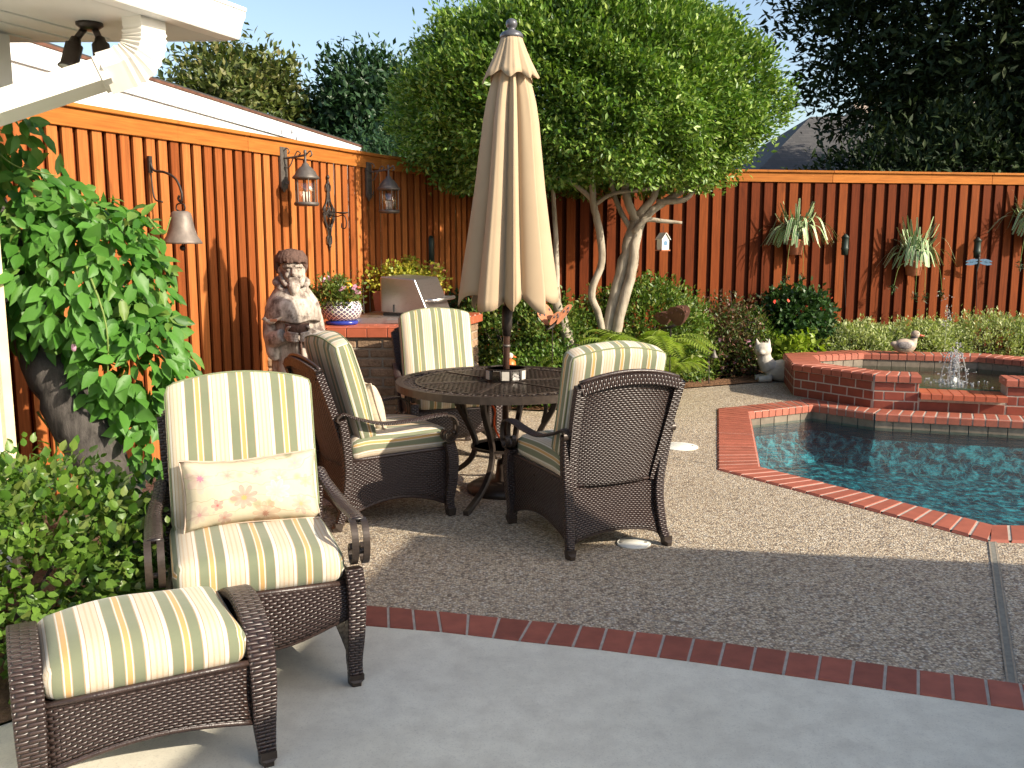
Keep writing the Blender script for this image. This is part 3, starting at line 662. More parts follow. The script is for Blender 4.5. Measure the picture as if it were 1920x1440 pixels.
# downspout with a crimped elbow
pd = [(-1.545, 4.10, 2.51), (-1.545, 4.10, 2.45), (-1.55, 4.097, 2.40), (-1.575, 4.087, 2.345), (-1.63, 4.065, 2.305), (-1.70, 4.037, 2.275)]
e = spl(pd, 5); ds = MB().tube([(-1.70, 4.037, 2.275), (-2.10, 3.88, 2.105), (-2.38, 3.77, 1.985)], [.052, .052, .052], square=True, flat=(1.25, .9), ref=(.4, .9, .1)).obj('downspout', M_dsp, hs)
rr = [.055 + (.003 if i % 2 else -.002) * (1 if 3 < i < len(e) - 6 else 0) for i in range(len(e))]
MB().tube(e, rr, square=True, flat=(1.25, .95), ref=(.4, .9, .1)).obj('elbow', M_dsp, ds)
MB().tube([(-1.685, 4.043, 2.281), (-1.715, 4.031, 2.268)], .0565, square=True, flat=(1.25, .93), ref=(.4, .9, .1)).obj('collar', M_dsp, ds)
MB().tube([(-2.38, 3.77, 1.985), (-2.42, 3.755, 1.90), (-2.42, 3.755, .1)], .044, square=True, flat=(1.25, .9), ref=(.4, .9, 0)).obj('lower_pipe', M_dsp, ds)
for k in range(4): MB().tube([(-1.74 , 4.02 - 0.0 , 2.318 - .012 - k * .025), (-2.33, 3.79, 2.063 - k * .025)], .0035, 4).obj('rib', M_dsp, ds)
# main body of the house: hipped roof to the right behind the camera
mb = MB(); mb.prism([(4.6, 1.0), (14, -.4), (14, -8), (3.4, -8)], 0, 2.5); mb.obj('main_wall', M_wallpaint, hs)
RP = [(3.91, 2.56), (14.0, 1.0), (14.0, -9), (1.38, -9)]
mb = MB(); mb.prism(RP, 2.50, 2.62); mb.obj('main_soffit', M_soffit, hs)
mb = MB(); rd = [(6.6, -1.2), (11.5, -2.0), (11.5, -6), (5.4, -6)]
mb.add([(x, y, 2.625) for x, y in RP] + [(x, y, 3.45) for x, y in rd], [(0, 1, 5, 4), (1, 2, 6, 5), (2, 3, 7, 6), (3, 0, 4, 7), (4, 5, 6, 7)], [[(0, 0), (5, 0), (5, 3), (0, 3)]] * 5); mb.obj('main_roof', M_shingle, hs)
# twin floodlight under the soffit
fl = thing('floodlight', 'bronze twin floodlight hanging under the white soffit', 'light', (-1.80, 4.16, 2.505))
MB().lathe([(.055, 0), (.055, -.012), (.03, -.03), (0, -.03)], 16).obj('base_plate', M_iron, fl, True)
for s, tx in ((-1, -.055), (1, .05)):
    a = V(s * .02, 0, -.02); b = V(tx, -.02, -.075); d = (V(tx * 1.5, -.06, -.22) - b).normalized()
    MB().tube([a, b], .014, 8).obj('knuckle', M_iron, fl, True)
    hd = MB().tube([b - d * .01, b + d * .02, b + d * .021, b + d * .11, b + d * .125], [.02, .028, .036, .036, .045], 14).obj('lamp_head', M_iron, fl, True)
    MB().tube([b + d * .118, b + d * .127], .038, 14).obj('lens', M_lenses, hd, True)
# ------------------------------------------------------------------ cushions, wicker chairs, ottoman
def cushion(name, par, w, l, t, arch=0, puff=.02, r=.03, M=None, mat=None, uoff=0, taper=0, n=(16, 16, 6), pipe=True, crown=0):
    """boxed cushion lying in the xy plane, centred; arch curves its far (+y) end, stripes run along y"""
    mb = MB(); hx, hy, hz = w / 2, l / 2, t / 2
    def pt(a, b, c):
        x, y, z = a * hx, b * hy, c * hz
        q = Vector((max(-hx + r, min(hx - r, x)), max(-hy + r, min(hy - r, y)), max(-hz + r, min(hz - r, z))))
        d = Vector((x, y, z)) - q
        if d.length > 1e-9: q = q + d.normalized() * min(r, d.length)
        a2, b2 = q.x / hx, q.y / hy
        q.z += (1 if c > 0 else -.5) * puff * (1 - a2 ** 4) * (1 - b2 ** 4) * abs(c) ** 1
        q.z += .004 * math.sin(a2 * 5.1 + b2 * 3.3) * (c > 0)
        q.y += arch * (1 - a2 * a2) * max(0, (b2 + .3) / 1.3); q.x *= 1 - taper * (b2 + 1) / 2
        q.z -= crown * max(0, -b2 - .55) ** 2
        return M @ q if M else q
    nx, ny, nz = n
    uu = lambda a, s=0: (a * hx + uoff, 0)
    top = lambda a, b: (a * hx + uoff, b * hy)
    g = lambda f, uvf, p, q: mb.grid(lambda u, v: f(2 * u - 1, 2 * v - 1), p, q, uvfn=lambda u, v: uvf(2 * u - 1, 2 * v - 1))
    g(lambda a, b: pt(a, b, 1), top, nx, ny); g(lambda a, b: pt(-a, b, -1), lambda a, b: (-a * hx + uoff, b * hy), nx, ny)
    g(lambda a, b: pt(a, -1, b), lambda a, b: (a * hx + uoff, b * hz), nx, nz); g(lambda a, b: pt(-a, 1, b), lambda a, b: (-a * hx + uoff, b * hz), nx, nz)
    g(lambda a, b: pt(1, a, b), lambda a, b: (hx + hz - b * hz + uoff, a * hy), ny, nz); g(lambda a, b: pt(-1, -a, b), lambda a, b: (-hx - hz + b * hz + uoff, -a * hy), ny, nz)
    o = mb.obj(name, mat or M_stripe, par, True); autosmooth(o, 80)
    if pipe:
        k = .985
        for c, nm in ((.86, 'piping'), (-.86, 'piping')):
            loop = [pt(a, -1, c) for a in np.linspace(-1, 1, 14)] + [pt(1, b, c) for b in np.linspace(-.9, .9, 14)] + [pt(a, 1, c) for a in np.linspace(1, -1, 14)] + [pt(-1, b, c) for b in np.linspace(.9, -.9, 14)]
            MB().tube(loop + [loop[0]], .0045, 6, cap=False).obj(nm, M_piping, o, True)
    return o
def panel(fn, nu, nv, lu, lv, name, par, th=.018):
    o = MB().grid(fn, nu, nv, lu, lv).obj(name, M_wick, par, True); solid(o, th); return o

def make_chair(name, label, group):
    t = thing(name, label, 'chair', (0, 0, 0), 0, group)
    W, FY, BY, WR = .315, .30, -.30, .272
    # front legs
    for s in (-1, 1):
        p = spl([(s * W, FY - .005, .44), (s * (W + .004), FY + .012, .34), (s * W, FY + .006, .2), (s * (W - .004), FY - .006, .10), (s * (W - .002), FY + .004, .03)], 5)
        lg = MB().tube(p, [.031, .033, .031, .027, .024], square=True, ref=(1, 0, 0)).obj('front_leg', M_wick, t); bevel(lg, .008)
        MB().tube([(s * (W - .002), FY + .004, .045), (s * (W - .002), FY + .006, .012), (s * (W - .002), FY + .03, .006)], [.026, .026, .014], square=True, ref=(1, 0, 0)).obj('foot_cap', M_iron, lg)
        # rear outer posts, floor to arm
        p = spl([(s * (WR + .012), -.375, .02), (s * WR, -.335, .12), (s * (WR - .004), -.305, .30), (s * (WR + .012), -.318, .48), (s * (WR + .028), -.345, .63)], 5)
        lg = MB().tube(p, [.020, .024, .026, .026, .024], square=True, ref=(1, 0, 0)).obj('rear_leg', M_wick, t); bevel(lg, .007)
        MB().tube([(s * (WR + .012), -.375, .045), (s * (WR + .013), -.38, .014), (s * (WR + .013), -.41, .008)], [.024, .023, .012], square=True, ref=(1, 0, 0)).obj('foot_cap', M_iron, lg)
        # side skirt
        def side(u, v, s=s):
            y = BY + (FY - BY) * u; top = .385 + .02 * u; bot = .045 + .085 * math.sin(math.pi * min(1, u * 1.05)) ** .8 + .035 * u
            return (s * (WR + (W - WR) * u - .006 - .012 * math.sin(math.pi * v)), y - .05 * (1 - u) * (1 - v), bot + (top - bot) * v)
        sk = panel(side, 14, 8, .60, .30, 'side_skirt', t)
        MB().tube([Vector(side(u, 0)) for u in np.linspace(0, 1, 15)], .011, 6).obj('skirt_edge', M_wickd, sk, True)
        MB().tube([Vector(side(u, 1)) for u in np.linspace(0, 1, 8)], .012, 6).obj('skirt_edge', M_wickd, sk, True)
        # arm: flat woven strap from the rear post to a double scroll in front
        ap = spl([(s * (WR + .03), -.362, .645), (s * (WR + .034), -.330, .657), (s * (W + .0), -.26, .628), (s * (W + .022), -.12, .592), (s * (W + .024), .05, .592), (s * (W + .024), .20, .606), (s * (W + .024), .275, .606)], 5)
        ar = MB().tube(ap, [.024, .024, .026, .029, .031, .031, .028], 8, flat=(1, .34), ref=(1, 0, 0)).obj('arm', M_wick, t, True)
        MB().tube(spl([(s * (WR + .03), -.352, .654), (s * (WR + .03), -.372, .64), (s * (WR + .03), -.372, .62), (s * (WR + .03), -.355, .615)], 4), .024, square=True, flat=(1, .22), ref=(1, 0, 0)).obj('rear_curl', M_iron, ar)
        for q in (-.020, .020):
            x = s * (W + .024) + q
            sp = [(x, .262, .606), (x, .300, .597), (x, .326, .565), (x, .332, .52), (x, .318, .475), (x, .288, .452), (x, .257, .462), (x, .247, .492), (x, .262, .513), (x, .281, .503)]
            MB().tube(spl(sp, 4), .0115, square=True, flat=(1, .42), ref=(1, 0, 0)).obj('front_scroll', M_iron, ar)
        MB().tube([(s * (W + .045), .31, .50), (s * (W + .003), .31, .50)], .010, 8).obj('scroll_spacer', M_iron, ar, True)
    # front apron, deeper in the middle
    def front(u, v):
        bot = .265 - .085 * math.sin(math.pi * u) ** 1.2; return (-W + 2 * W * u, FY - .004 + .012 * math.sin(math.pi * v), bot + (.385 - bot) * v)
    fa = panel(front, 14, 6, .63, .2, 'front_apron', t)
    MB().tube([Vector(front(u, 0)) for u in np.linspace(0, 1, 15)], .010, 6).obj('apron_edge', M_wickd, fa, True)
    MB().tube([Vector(front(u, 1)) for u in np.linspace(0, 1, 3)], .012, 6).obj('apron_edge', M_wickd, fa, True)
    # lower rear panel with arched hem
    def rear(u, v):
        bot = .055 + .055 * math.sin(math.pi * u) ** .6; z = bot + (.355 - bot) * v
        return (-WR + 2 * WR * u, -.306 - .055 * max(0, (.2 - z) / .2) + .012 * v, z)
    rp = panel(rear, 12, 8, .62, .27, 'rear_panel', t)
    MB().tube([Vector(rear(u, 0)) for u in np.linspace(0, 1, 13)], .010, 6).obj('panel_edge', M_wickd, rp, True)
    MB().tube([Vector(rear(u, 1)) + Vector((0, -.008, 0)) for u in np.linspace(0, 1, 5)], .009, 6).obj('panel_edge', M_wickd, rp, True)
    # reclined back: woven field in a raised frame, arched top
    bw = lambda v: .236 + .046 * v + .008 * math.sin(math.pi * v)
    def back(u, v, off=0, inset=0):
        a = 2 * u - 1; z = .345 + .545 * v; y = -.285 - .165 * v ** 1.25 - .03 * (1 - a * a) - off
        return (a * (bw(v) - inset), y, z + .048 * (1 - a * a) * max(0, v - .6) / .4)
    bk = panel(back, 14, 16, .56, .62, 'back_panel', t, .02)
    for s in (0, 1):
        MB().tube([Vector(back(s, v, .012)) for v in np.linspace(0, 1, 14)], [.021, .026], square=True, flat=(1, .8), ref=(1, 0, 0)).obj('back_stile', M_wick, bk)
    MB().tube([Vector(back(u, .975, .012)) for u in np.linspace(0, 1, 15)], .026, square=True, flat=(.8, 1), ref=(0, 1, 0)).obj('top_rail', M_wick, bk)
    MB().tube([Vector(back(u, 1.01, .0)) + Vector((0, 0, .012)) for u in np.linspace(0, 1, 15)], .011, 6).obj('top_edge', M_wickd, bk, True)
    MB().box((0, -.01, .372), (2 * WR, .56, .03)).obj('seat_deck', M_wickd, t)
    # cushions
    sc = cushion('seat_cushion', t, .575, .60, .125, .0, .026, .045, Matrix.Translation((0, .015, .452)), crown=.10, pipe=False)
    A = Matrix.Translation((0, -.255, .775)) @ Matrix.Rotation(R(90 - 15), 4, 'X') @ Matrix.Rotation(math.pi, 4, 'Y')
    A = Matrix.Translation((0, -.243, .762)) @ Matrix.Rotation(R(105), 4, 'X')
    # local z -> world -y... flip so that the puffed face looks forward
    A = A @ Matrix.Rotation(math.pi, 4, 'Y')
    cushion('back_cushion', t, .555, .565, .115, .045, .022, .034, A)
    return t
def place(t, x, y, fx, fy):
    t.location = (x, y, 0); t.rotation_euler = (0, 0, math.atan2(fy, fx) - math.pi / 2); return t
GC = 'striped wicker patio chairs'
ch = make_chair('wicker_chair', 'wicker chair with striped cushions and floral lumbar pillow beside the ottoman', GC)
c2 = copy_tree(ch); c2['label'] = 'striped wicker chair seen from behind its woven back, right of the table'
c3 = copy_tree(ch); c3['label'] = 'striped wicker chair in side view at the left of the round table'
c4 = copy_tree(ch); c4['label'] = 'striped wicker chair on the far side of the round table facing the camera'
place(ch, -.965, 3.345, .36, -.933)
place(c2, .405, 4.99, -.40, .916)
place(c3, -.78, 5.42, .86, .50)
place(c4, -.50, 6.93, .33, -.94)

def pillow(name, label, w, h, t, M, uvs=(.5, .28)):
    mb = MB()
    def pt(a, b, c):
        # corners pulled out to points, edges slightly hollow
        x = a * w / 2 * (1 - .06 * (1 - b * b)); y = b * h / 2 * (1 - .13 * (1 - a * a) + .02 * math.sin(4 * a))
        k = (1 - abs(a) ** 2.4) * (1 - abs(b) ** 2.4); z = c * t / 2 * max(0, k) ** .42 + .004 * math.sin(7 * a + 3 * b) * k
        return M @ Vector((x, y, z))
    for c in (1, -1):
        mb.grid(lambda u, v: pt(c * (2 * u - 1), 2 * v - 1, c), 22, 14, uvfn=lambda u, v: ((u if c > 0 else 1 - u) * uvs[0], v * uvs[1]))
    o = mb.obj(name, M_floral, None, True); autosmooth(o, 120); tag(o, label, 'pillow', 'floral pillows')
    loop = [pt(a, -1, 0) for a in np.linspace(-1, 1, 12)] + [pt(1, b, 0) for b in np.linspace(-.9, 1, 9)] + [pt(a, 1, 0) for a in np.linspace(.9, -1, 12)] + [pt(-1, b, 0) for b in np.linspace(.9, -1, 9)]
    MB().tube(loop, .004, 6, cap=False).obj('seam_piping', M_dpale, o, True)
    return o
def on_chair(c): return Matrix.Translation(c.location) @ Matrix.Rotation(c.rotation_euler.z, 4, 'Z')
Rx = lambda d: Matrix.Rotation(R(d), 4, 'X'); Ry = lambda d: Matrix.Rotation(R(d), 4, 'Y'); Rz = lambda d: Matrix.Rotation(R(d), 4, 'Z')
FL = Ry(180)
pillow('floral_pillow', 'long cream floral pillow on the chair beside the ottoman', .50, .27, .15, on_chair(ch) @ Matrix.Translation((-.01, -.085, .655)) @ Rx(108) @ FL @ Rz(1))
pillow('floral_pillow', 'floral pillow in the chair left of the round table', .46, .30, .15, on_chair(c3) @ Matrix.Translation((0, -.10, .655)) @ Rx(106) @ FL)
pillow('floral_pillow', 'floral pillow mostly hidden in the chair with its back to the camera', .46, .27, .14, on_chair(c2) @ Matrix.Translation((0, -.09, .645)) @ Rx(108) @ FL)

# ottoman: long along x, arched woven side bands
ot = thing('wicker_ottoman', 'low wicker ottoman with striped cushion and arched woven sides in front', 'ottoman')
OW, OD = .285, .235
for s in (-1, 1):
    def arc(u):
        # from front foot up over the side to rear foot
        pts = [(-OD - .02, .02), (-OD + .005, .12), (-OD - .004, .24), (-OD + .018, .355), (-OD + .10, .425), (0, .455), (OD - .10, .425), (OD - .018, .355), (OD + .004, .24), (OD - .005, .12), (OD + .02, .02)]
        return pts
    sp = spl([(0, y, z) for y, z in arc(0)], 5)
    bd = MB().tube([(s * (OW + .03), p.y, p.z) for p in sp], [.022, .03, .034, .036, .036, .036, .036, .036, .034, .03, .022], square=True, flat=(1.15, .42), ref=(1, 0, 0)).obj('side_band', M_wick, ot); bevel(bd, .006)
    def sidep(u, v, s=s):
        y = -OD + .01 + (2 * OD - .02) * u; top = .35 + .085 * math.sin(math.pi * u) ** .7; bot = .13 + .05 * math.sin(math.pi * u)
        return (s * (OW + .02), y, bot + (top - bot) * v)
    panel(sidep, 12, 8, .46, .3, 'side_panel', ot)
    for f in (-1, 1):
        MB().tube([(s * (OW + .03), f * (OD + .014), .045), (s * (OW + .03), f * (OD + .020), .012), (s * (OW + .03), f * (OD + .042), .008)], [.024, .024, .013], square=True, ref=(1, 0, 0)).obj('foot_cap', M_iron, ot)
for f in (-1, 1):
    def ap(u, v, f=f):
        bot = .135 + .035 * math.sin(math.pi * u); return (-OW + 2 * OW * u, f * (OD - .012), bot + (.325 - bot) * v)
    pa = panel(ap, 12, 6, .57, .2, 'long_apron', ot)
    MB().tube([Vector(ap(u, 1)) + Vector((0, f * .006, .004)) for u in np.linspace(0, 1, 5)], .010, 6).obj('apron_edge', M_wickd, pa, True)
    MB().tube([Vector(ap(u, 0)) + Vector((0, f * .004, 0)) for u in np.linspace(0, 1, 13)], .009, 6).obj('apron_edge', M_wickd, pa, True)
MB().box((0, 0, .31), (.56, .45, .03)).obj('seat_deck', M_wickd, ot)
cushion('seat_cushion', ot, .565, .455, .10, 0, .05, .042, Matrix.Translation((0, 0, .375)), uoff=.055, pipe=False)
ot.location = (-1.145, 2.72, 0); ot.rotation_euler = (0, 0, R(29))

# ------------------------------------------------------------------ round table with lattice top
TX, TY, TZ, TR = -.05, 5.86, .72, .685
tb = thing('round_table', 'round dark bronze patio table with perforated lattice top under the umbrella', 'table', (TX, TY, 0), R(14))
ring = lambda r0, r1, z0, z1, n=72: MB().lathe([(r0, z0), (r1, z0), (r1, z1), (r0, z1), (r0, z0)], n)
ring(TR - .03, TR, TZ - .045, TZ).obj('rim', M_iron, tb, False)
ring(TR - .05, TR - .031, TZ - .012, TZ - .004).obj('inner_rim', M_iron, tb)
ring(.075, .12, TZ - .012, TZ - .003, 32).obj('hub_plate', M_iron, tb)
RL = TR - .135
ring(RL, RL + .014, TZ - .013, TZ - .002).obj('lattice_ring', M_iron, tb)
mb = MB(); pit = .040; nb = int(2 * RL / pit)
for ax in (0, 1):
    for i in range(nb + 1):
        x = -RL + pit * (i + .5)
        if abs(x) >= RL: continue
        h = math.sqrt(RL * RL - x * x); h0 = math.sqrt(.1 ** 2 - x * x) if abs(x) < .1 else 0
        for a, b in (((-h, -h0), (h0, h)) if h0 else ((-h, h),)):
            m = (a + b) / 2; l = b - a
            if ax: mb.box((m, x, TZ - .0072), (l, .0165, .0014))
            else: mb.box((x, m, TZ - .006), (.0165, l, .0014))
o = mb.obj('lattice', M_iron, tb); o['kind'] = 'stuff'; o.rotation_euler = (0, 0, R(31))
mb = MB(); n = 54
for i in range(n):
    a = 2 * math.pi * i / n; r = (RL + TR - .05) / 2 + .01; sc = []
    for j in range(14):
        q = j / 13 * 5.2; rr = .030 * (1 - j / 18); sc.append((math.cos(a) * (r + rr * math.cos(q)) - math.sin(a) * rr * math.sin(q), math.sin(a) * (r + rr * math.cos(q)) + math.cos(a) * rr * math.sin(q), TZ - .008))
    mb.tube(sc, .0048, 5)
    b = a + math.pi / n; mb.tube([(math.cos(b) * (RL + .01), math.sin(b) * (RL + .01), TZ - .008), (math.cos(b) * (TR - .05), math.sin(b) * (TR - .05), TZ - .008)], .006, 5)
o = mb.obj('scroll_border', M_iron, tb); o['kind'] = 'stuff'
for i in range(6):
    a = math.pi * i / 3; MB().box((math.cos(a) * (RL + .1) / 2, math.sin(a) * (RL + .1) / 2, TZ - .007), (RL - .1, .03, .012), a).obj('spoke', M_iron, tb)
for i in range(4):
    a = math.pi / 2 * i + R(235); c, s = math.cos(a), math.sin(a)
    rp = [(.30, .70), (.345, .66), (.33, .56), (.25, .42), (.20, .30), (.24, .18), (.38, .08), (.55, .025), (.62, .012)]
    lg = MB().tube(spl([(c * r, s * r, z) for r, z in rp], 5), .0165, square=True, ref=(-s, c, 0)).obj('leg', M_iron, tb); bevel(lg, .004)
    up = MB().tube(spl([(c * .12, s * .12, .69), (c * .22, s * .22, .66), (c * .28, s * .28, .57), (c * .262, s * .262, .46)], 5), .011, square=True, ref=(-s, c, 0)).obj('brace', M_iron, lg)
ring(.195, .215, .285, .30, 32).obj('stretcher_ring', M_iron, tb)
ring(.55, .57, .69, .705, 48).obj('support_ring', M_iron, tb)

# ------------------------------------------------------------------ closed umbrella
um = thing('patio_umbrella', 'closed tan canvas umbrella standing through the round table', 'umbrella', (TX, TY, 0))
tl = lambda z: Vector((.017 * z, 0, z))
MB().tube([tl(.02), tl(1.15), tl(2.8)], [.021, .021, .019], 16).obj('pole', M_pole, um, True)
MB().tube([tl(1.0), tl(1.04), tl(1.045), tl(1.19)], [.026, .028, .033, .033], 16).obj('hub', M_irond, um, True)
MB().tube([tl(.93), tl(.945)], .0245, 16).obj('pole_collar', M_lantern, um, True)
MB().lathe([(.24, .0), (.24, .03), (.20, .055), (.06, .075), (.045, .20), (.03, .205)], 32).obj('base', M_iron, um, True)
def canopy(zs, nth=200, seed=5, top=False):
    mb = MB(); vs = []; rr_ = random.Random(seed)
    edges = [0]
    for i in range(8): edges.append(edges[-1] + rr_.uniform(.72, 1.35))
    edges = [q / edges[-1] for q in edges]; am = [rr_.uniform(.7, 1.25) for _ in range(8)]; sk = [rr_.uniform(-.35, .35) for _ in range(8)]; sub_ = [rr_.uniform(.0, .5) for _ in range(8)]; hm = [rr_.uniform(.35, 1.3) for _ in range(8)]
    rows = len(zs)
    for j, (z, r, amp, hem) in enumerate(zs):
        for k in range(nth):
            f0 = (k / nth + .07) % 1; i = max(q for q in range(8) if edges[q] <= f0); f = (f0 - edges[i]) / (edges[i + 1] - edges[i])
            f2 = f + sk[i] * f * (1 - f) * 1.6; lobe = max(0, math.sin(math.pi * f2)) ** .42
            dent = sub_[i] * math.exp(-((f2 - .62) / .09) ** 2) * min(1, max(0, (2.45 - z) / .5)) if not top else 0
            rr = r * (1 - amp * 1.15 + amp * 1.15 * lobe * am[i] ** .35) * (1 - .16 * dent) + r * .02 * math.sin(23 * f0 * 6.28 + 4 * z) * (1 - lobe * .5) * (z > 2.25)
            th = 2 * math.pi * k / nth + .10 * amp * math.sin(2 * math.pi * f2) * 1.5
            z2 = z - hem * (hm[i] * (1 - abs(2 * f2 - 1) ** 2) + .25 * math.sin(9 * f0 * 6.28)) + hem * .25
            c = tl(z2); vs.append((c.x + rr * math.cos(th), c.y + rr * math.sin(th), z2))
    fs = [(j * nth + k, j * nth + (k + 1) % nth, (j + 1) * nth + (k + 1) % nth, (j + 1) * nth + k) for j in range(rows - 1) for k in range(nth)]
    return mb.add(vs, fs)
zz = [2.66, 2.6, 2.55, 2.5, 2.42, 2.3, 2.1, 1.9, 1.7, 1.5, 1.38, 1.28, 1.235]
rr = [.085, .098, .112, .128, .148, .168, .192, .215, .243, .272, .292, .308, .312]
aa = [.20, .26, .34, .42, .46, .46, .45, .45, .45, .44, .43, .42, .41]
o = canopy([(z, r, a, max(0, (1.45 - z) / .215) * .085) for z, r, a in zip(zz, rr, aa)]).obj('canopy', M_canvas, um, True); solid(o, .003)
st = random.getstate(); random.seed(3)
o = canopy([(2.80, .062, .05, 0), (2.77, .072, .10, 0), (2.72, .093, .16, 0), (2.66, .122, .22, .005), (2.61, .150, .27, .02), (2.575, .172, .30, .045)], 200, 9, True).obj('vent_cap', M_canvas, um, True); solid(o, .003); random.setstate(st)
MB().lathe([(.066, 2.795), (.070, 2.80), (.069, 2.815), (.055, 2.83), (.028, 2.84), (.02, 2.85), (.030, 2.86), (.036, 2.877), (.030, 2.897), (.012, 2.908), (0, 2.91)], 24, (.0475, 0, 0)).obj('finial', M_ballgrey, um, True)
for i in range(8):
    a = math.pi / 4 * i + .2; c = tl(1.6); MB().tube([tl(2.6) + Vector((.03 * math.cos(a), .03 * math.sin(a), 0)), tl(1.30) + Vector((.10 * math.cos(a), .10 * math.sin(a), 0))], .007, 6).obj('rib', M_irond, um)
MB().tube(spl([(-.06, -.16, .70), (-.075, -.17, .60), (-.055, -.165, .55), (-.06, -.17, .46), (-.03, -.165, .38)], 4), .006, 6).obj('tie_cord', M_orange, um, True)
# ring of shell-like panels round the pole on the table
rg = thing('beaded_ring', 'small ring of clear shell panels around the umbrella pole on the table', 'table ring', (TX + .01, TY, TZ))
for z, r in ((.006, .122), (.075, .126)): MB().lathe([(r - .004, z - .004), (r + .004, z - .004), (r + .004, z + .004), (r - .004, z + .004), (r - .004, z - .004)], 36).obj('wire_hoop', M_irond, rg)
for i in range(12):
    a = math.pi / 6 * i; r = .128
    MB().box((r * math.cos(a), r * math.sin(a), .040), (.006, .046, .055), a).obj('shell_panel', M_cat if i % 2 else M_glass, rg)
    a += .26; MB().ball((r * math.cos(a), r * math.sin(a), .040), (.008, .008, .036), 8).obj('bead', M_irond, rg, True)
# ------------------------------------------------------------------ foliage
T4 = (np.array([[0, 0, 0], [.42, .5, .07], [1, 0, -.05], [.42, -.5, .07]]), [(0, 2, 1), (0, 3, 2)])
T8 = (np.array([[0, 0, 0], [.22, .40, .06], [.55, .46, .06], [.82, .22, 0], [1, 0, -.08], [.82, -.22, 0], [.55, -.46, .06], [.22, -.40, .06], [.5, 0, .0]]), [(0, 8, 1), (1, 8, 2), (2, 8, 3), (3, 8, 4), (4, 8, 5), (5, 8, 6), (6, 8, 7), (7, 8, 0)])
def unit(a): return a / np.maximum(1e-9, np.linalg.norm(a, axis=-1, keepdims=True))
def leaf_mesh(name, P, D, N, L, Wd, T, mat):
    t, fs = T; P = np.asarray(P, float); D = unit(np.asarray(D, float)); n = len(P)
    Sd = unit(np.cross(np.asarray(N, float), D) + 1e-6); N = np.cross(D, Sd)
    L = np.broadcast_to(L, n)[:, None, None]; Wd = np.broadcast_to(Wd, n)[:, None, None]
    v = P[:, None] + D[:, None] * t[None, :, 0:1] * L + Sd[:, None] * t[None, :, 1:2] * Wd + N[:, None] * t[None, :, 2:3] * L
    k = len(t); F = np.array(fs); f = (F[None] + (np.arange(n) * k)[:, None, None]).reshape(-1)
    me = bpy.data.meshes.new(name); me.vertices.add(n * k); me.vertices.foreach_set('co', v.reshape(-1).astype(np.float32))
    me.loops.add(len(f)); me.loops.foreach_set('vertex_index', f.astype(np.int32)); me.polygons.add(len(f) // 3)
    me.polygons.foreach_set('loop_start', np.arange(0, len(f), 3, dtype=np.int32)); me.update(calc_edges=True); me.materials.append(mat); return me
def rdir(n): return unit(rng.normal(size=(n, 3)))
def lumpy(d, seed, amp, freq=3.2):
    r = np.random.default_rng(seed); o = np.zeros(len(d))
    for i in range(7): k = r.normal(size=3) * freq; o += np.cos(d @ k + r.random() * 6.28) / 7
    return 1 + amp * 2 * o
def clump_points(nc, per, c, rad, sig, seed, amp=.08, shell=(.70, 1.0), zmin=-1, zflat=None, out=.7, pit=0):
    """cluster centres in a lumpy ellipsoid shell, each a small gaussian tuft; returns positions and outward directions"""
    d = rdir(nc * 2); d = d[d[:, 2] > zmin][:nc]; r = lumpy(d, seed, amp) * (shell[0] + (shell[1] - shell[0]) * rng.random(len(d)) ** .6)
    if pit: r = r * (1 - pit * np.clip((lumpy(d, seed + 500, .5, 11) - 1) * 2.2, -.35, 1))
    ctr = d * r[:, None] * np.array(rad); k = len(ctr)
    P = np.repeat(ctr, per, 0); O = np.repeat(unit(d / np.array(rad)), per, 0); P = P + rng.normal(size=P.shape) * sig + O * (rng.random((len(P), 1)) * sig * 1.2)
    if zflat is not None: m = P[:, 2] > zflat; P = P[m]; O = O[m]
    return P + np.array(c), O
def leaves(name, par, P, O, L, Wd, mat, T=T4, out=.6, up=.25, var=.35, stuff=False):
    n = len(P); D = O * out + rng.normal(size=(n, 3)) * .55 + np.array([0, 0, up]); N = rng.normal(size=(n, 3)) * .6 + np.array([0, 0, 1]) + O * .5
    k = 1 + var * (rng.random(n) * 2 - 1); o = mk(name, leaf_mesh(name, P, D, N, L * k, Wd * k, T, mat), par)
    if stuff: o['kind'] = 'stuff'
    return o
def limb(par, pts, r, mat, name='limb', n=8, k=5):
    p = spl(pts, k); p = [q + Vector((rng.normal() * r[0] * .07, rng.normal() * r[0] * .07, 0)) if 0 < i < len(p) - 1 else q for i, q in enumerate(p)]
    return MB().tube(p, r, n).obj(name, mat, par, True)

# clipped round tree in the bed
tr = thing('clipped_tree', 'large round clipped evergreen tree with pale twisted trunks in the bed', 'tree')
CC = (.64, 9.65, 2.95); CR = (1.62, 1.55, 1.05)
P1, O1 = clump_points(3600, 40, CC, CR, .060, 11, .09, (.87, 1.02), -.75, -.88, pit=.19)
P2, O2 = clump_points(1000, 50, CC, (1.55, 1.4, .95), .13, 12, .08, (.55, 1), -.8, -.78)
leaves('crown', tr, np.vstack([P1, P2]), np.vstack([O1, O2]), .056, .025, L_ball, T4, .75, .35)
